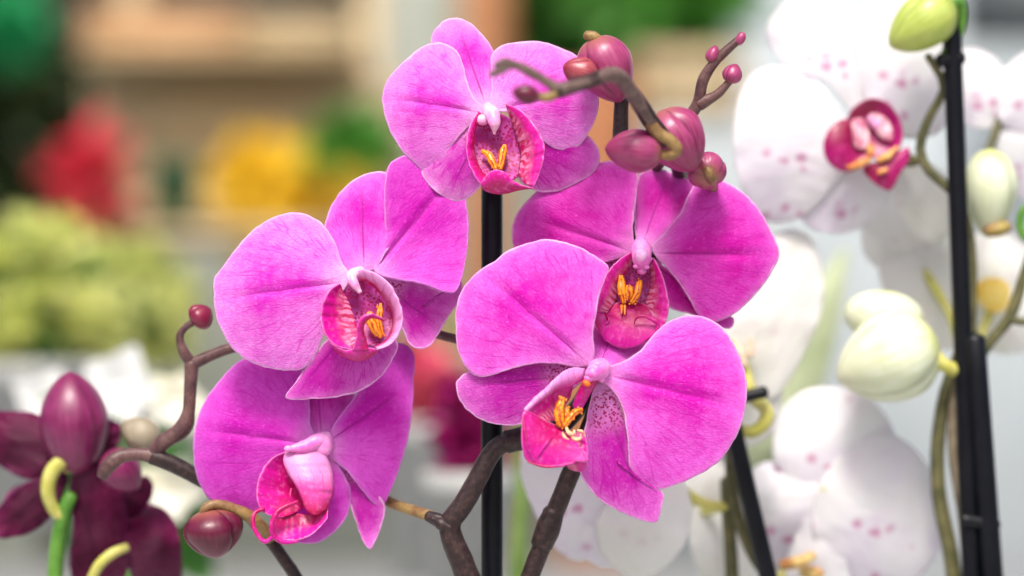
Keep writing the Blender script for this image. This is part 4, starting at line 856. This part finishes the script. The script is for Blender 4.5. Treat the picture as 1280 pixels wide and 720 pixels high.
# green stem behind the stake
t = thing('leafy_shoot', 'single green leafy stalk just right of the black stake', 'plant', Vector((W(652, 700, 1.05).x, 1.05, TABLE)))
g = Geo(); tube3(g, [Vector((W(655, 900, 1.05).x, 1.05, TABLE)), W(655, 900, 1.05), W(648, 700, 1.05), W(656, 560, 1.05), W(650, 470, 1.05)], [.0045, .0045, .0045, .004, .0035]); g.build('stalk', simple('olive_green_stalk', (.09, .16, .03), (.16, .24, .07), 60), t)
g = Geo(); leaf(g, Vector((W(652, 700, 1.05).x, 1.05, TABLE)), Vector((.8, .2, .5)), Vector((0, -1, .3)), .12, .03); g.build('leaf', MGB, t)
# big pale leaf between the white flowers
t = tag((lambda g: (leaf(g, W(940, 600, 1.12), W(1050, 330, 1.12) - W(940, 600, 1.12), Vector((0, -1, .2)), .115, .028, .05), g.build('broad_leaf', simple('pale_sage_leaf', (.36, .44, .24), (.50, .56, .36), 30, .5, trans=.25), None, .0008))[1])(Geo()), 'long pale sage leaf between the white orchids', 'leaf')

# wooden shelf with crates
WOODP = wood_mat('peach_wood', (.48, .27, .13), (.60, .37, .19)); WOODB = wood_mat('beige_wood', (.38, .29, .16), (.52, .41, .24))
WOODD = wood_mat('brown_wood', (.20, .085, .035), (.34, .15, .06)); DARKW = wood_mat('dark_post_wood', (.02, .022, .015), (.04, .04, .026))
t = thing('wooden_shelf', 'beige wooden plant shelf behind the pink flowers', 'shelf', Vector((W(310, 300, 2.4).x, 2.4, TABLE)))
g = Geo(); rect(g, 96, 62, 446, 73, 2.36, .34); g.build('board', WOODB, t)
g = Geo(); rect(g, 96, 284, 520, 300, 2.2, .5); g.build('board', WOODB, t)
g = Geo(); rect(g, 100, -60, 446, 300, 2.75, .02); g.build('back_panel', wood_mat('shelf_back_shade', (.004, .0035, .003), (.009, .008, .006)), t)  # near-black panel: the shadow under the board is put into its colour
for x in (103, 440):
    a = W(x, 0, 2.4); g = Geo(); box3(g, (a.x - .012, 2.701, TABLE), (a.x + .012, 2.745, 1.6)); g.build('upright', WOODB, t)
def crate(label, x0, y0, x1, y1, d, mat, dep=.18, nb=3, group='wooden crates on the shelf'):
    b_ = W((x0 + x1) / 2, y1, d); t = thing('wooden_crate', label, 'crate', b_, group)
    h = (y1 - y0) / nb
    for i in range(nb):
        g = Geo(); rect(g, x0, y0 + h * i + h * .06, x1, y0 + h * (i + 1) - h * .02, d, .012); g.build('slat', mat, t)
        g = Geo(); rect(g, x0, y0 + h * i + h * .06, x1, y0 + h * (i + 1) - h * .02, d + dep, .012); g.build('slat', mat, t)
    for xx in (x0, x1 - 12):
        g = Geo(); rect(g, xx, y0, xx + 12, y1 - 1, d + .0125, dep - .013); g.build('side', mat, t)
crate('peach wooden crate on the upper shelf', 104, 10, 300, 61, 2.37, WOODP, nb=2)
crate('beige wooden crate right of the peach crate', 305, 18, 440, 61, 2.38, WOODB, nb=2)
crate('tall beige crate under the shelf board, behind the yellow plant', 112, 102, 512, 282, 2.42, WOODB, nb=4)
g = Geo()
lathe(g, W(218, 283, 2.24), [(.018, 0), (.022, .055), (.024, .055), (.024, .062), (.021, .062), (.019, .055), (.001, .05)])
tag(g.build('plant_pot', GREENP), 'empty dark green pot on the lower shelf', 'pot')
g = Geo(); a = W(98, 300, 2.9); box3(g, (a.x - .05, 2.95, TABLE - .9), (a.x + .0, 3.0, 1.75)); tag(g.build('wooden_post', DARKW), 'dark wooden post at the left end of the shelf', 'post', 'wooden posts')
g = Geo(); a = W(605, 0, 2.9); box3(g, (a.x - .03, 2.9, 0.0), (a.x + .03, 2.96, 1.75)); tag(g.build('wooden_post', WOODD), 'brown wooden post behind the top pink flower', 'post', 'wooden posts')
g = Geo(); a = W(748, 0, 2.7); box3(g, (a.x - .05, 2.7, 0.0), (a.x + .05, 2.76, CAMZ + .24)); tag(g.build('wooden_post', wood_mat('orange_brown_wood', (.20, .075, .025), (.30, .12, .05))), 'orange brown wooden post behind the largest rosy bud', 'post', 'wooden posts')
g = Geo(); rect(g, 1205, -60, 1420, 52, 3.4, .08); tag(g.build('metal_beam', simple('slate_metal', (.06, .075, .085), (.10, .115, .12), 4, .6)), 'dark slate horizontal beam at the top right corner', 'beam')
crate('beige crate behind the rear twig', 800, 60, 930, 150, 2.6, WOODB, nb=2, group='wooden crates on the shelf')

# the setting: bench, back wall, ground
MGREY = simple('grey_bench', (.36, .37, .37), (.44, .45, .45), 6, .6, .2)
g = Geo(); box3(g, (-1.6, .45, TABLE - .04), (1.6, 2.2, TABLE)); 
bench = thing('display_bench', 'grey display bench under the orchids', 'bench', Vector((0, 1.3, 0)))
g.build('bench_top', MGREY, bench)
for x in (-1.5, 1.5):
    for y in (.55, 2.1):
        g = Geo(); box3(g, (x - .03, y - .03, 0), (x + .03, y + .03, TABLE - .041)); g.build('leg', MGREY, bench)
def sheet(name, x0, x1, z0_, z1, y, mat):
    g = Geo(); box3(g, (x0, y, z0_), (x1, y + .02, z1)); return tag(g.build(name, mat), None, None, kind='structure')
sheet('back_wall', -3, .12, 0, 2.6, 3.4, simple('grey_green_wall', (.30, .33, .27), (.42, .45, .38), 1.2, .7))
sheet('side_wall', .125, 3, 0, 2.6, 3.6, simple('blue_grey_wall', (.48, .56, .60), (.64, .70, .72), 1.0, .7))
g = Geo(); box3(g, (-8, -4, -.05), (8, 8, 0)); tag(g.build('ground', simple('concrete_floor', (.30, .30, .29), (.40, .40, .39), 2, .8)), None, None, kind='structure')

# ------------------------------------------------------------------ light and camera
w = bpy.data.worlds.new('World'); sc.world = w; w.use_nodes = True
nt = w.node_tree; bg = nt.nodes['Background']; sky = nt.nodes.new('ShaderNodeTexSky'); sky.sky_type = 'NISHITA'; sky.sun_disc = False
EL, AZ = math.radians(60), math.radians(190)
sky.sun_elevation = EL; sky.sun_rotation = AZ; sky.dust_density = 6; sky.air_density = .6; sky.ozone_density = .6
nt.links.new(sky.outputs[0], bg.inputs[0]); bg.inputs[1].default_value = .09
sd = Vector((math.sin(AZ) * math.cos(EL), math.cos(AZ) * math.cos(EL), math.sin(EL)))   # towards the sun
l = bpy.data.lights.new('sun', 'SUN'); l.energy = 1.5; l.angle = math.radians(13); l.color = (1, .96, .90)
lo = bpy.data.objects.new('sun', l); C.objects.link(lo); lo.rotation_euler = sd.to_track_quat('Z', 'Y').to_euler(); lo.location = sd * 6
cam = bpy.data.cameras.new('camera'); cam.lens = LENS; cam.sensor_width = SENS; cam.clip_start = .02; cam.clip_end = 200
cam.dof.use_dof = True; cam.dof.focus_distance = D0 - (-4) * U; cam.dof.aperture_fstop = 3.0
co = bpy.data.objects.new('camera', cam); C.objects.link(co); co.location = (0, 0, CAMZ); co.rotation_euler = (math.pi / 2, 0, 0)
sc.camera = co
sc.view_settings.view_transform = 'Standard'; sc.view_settings.look = 'None'; sc.view_settings.exposure = 1.28; sc.view_settings.gamma = 1
sc.cycles.use_denoising = True
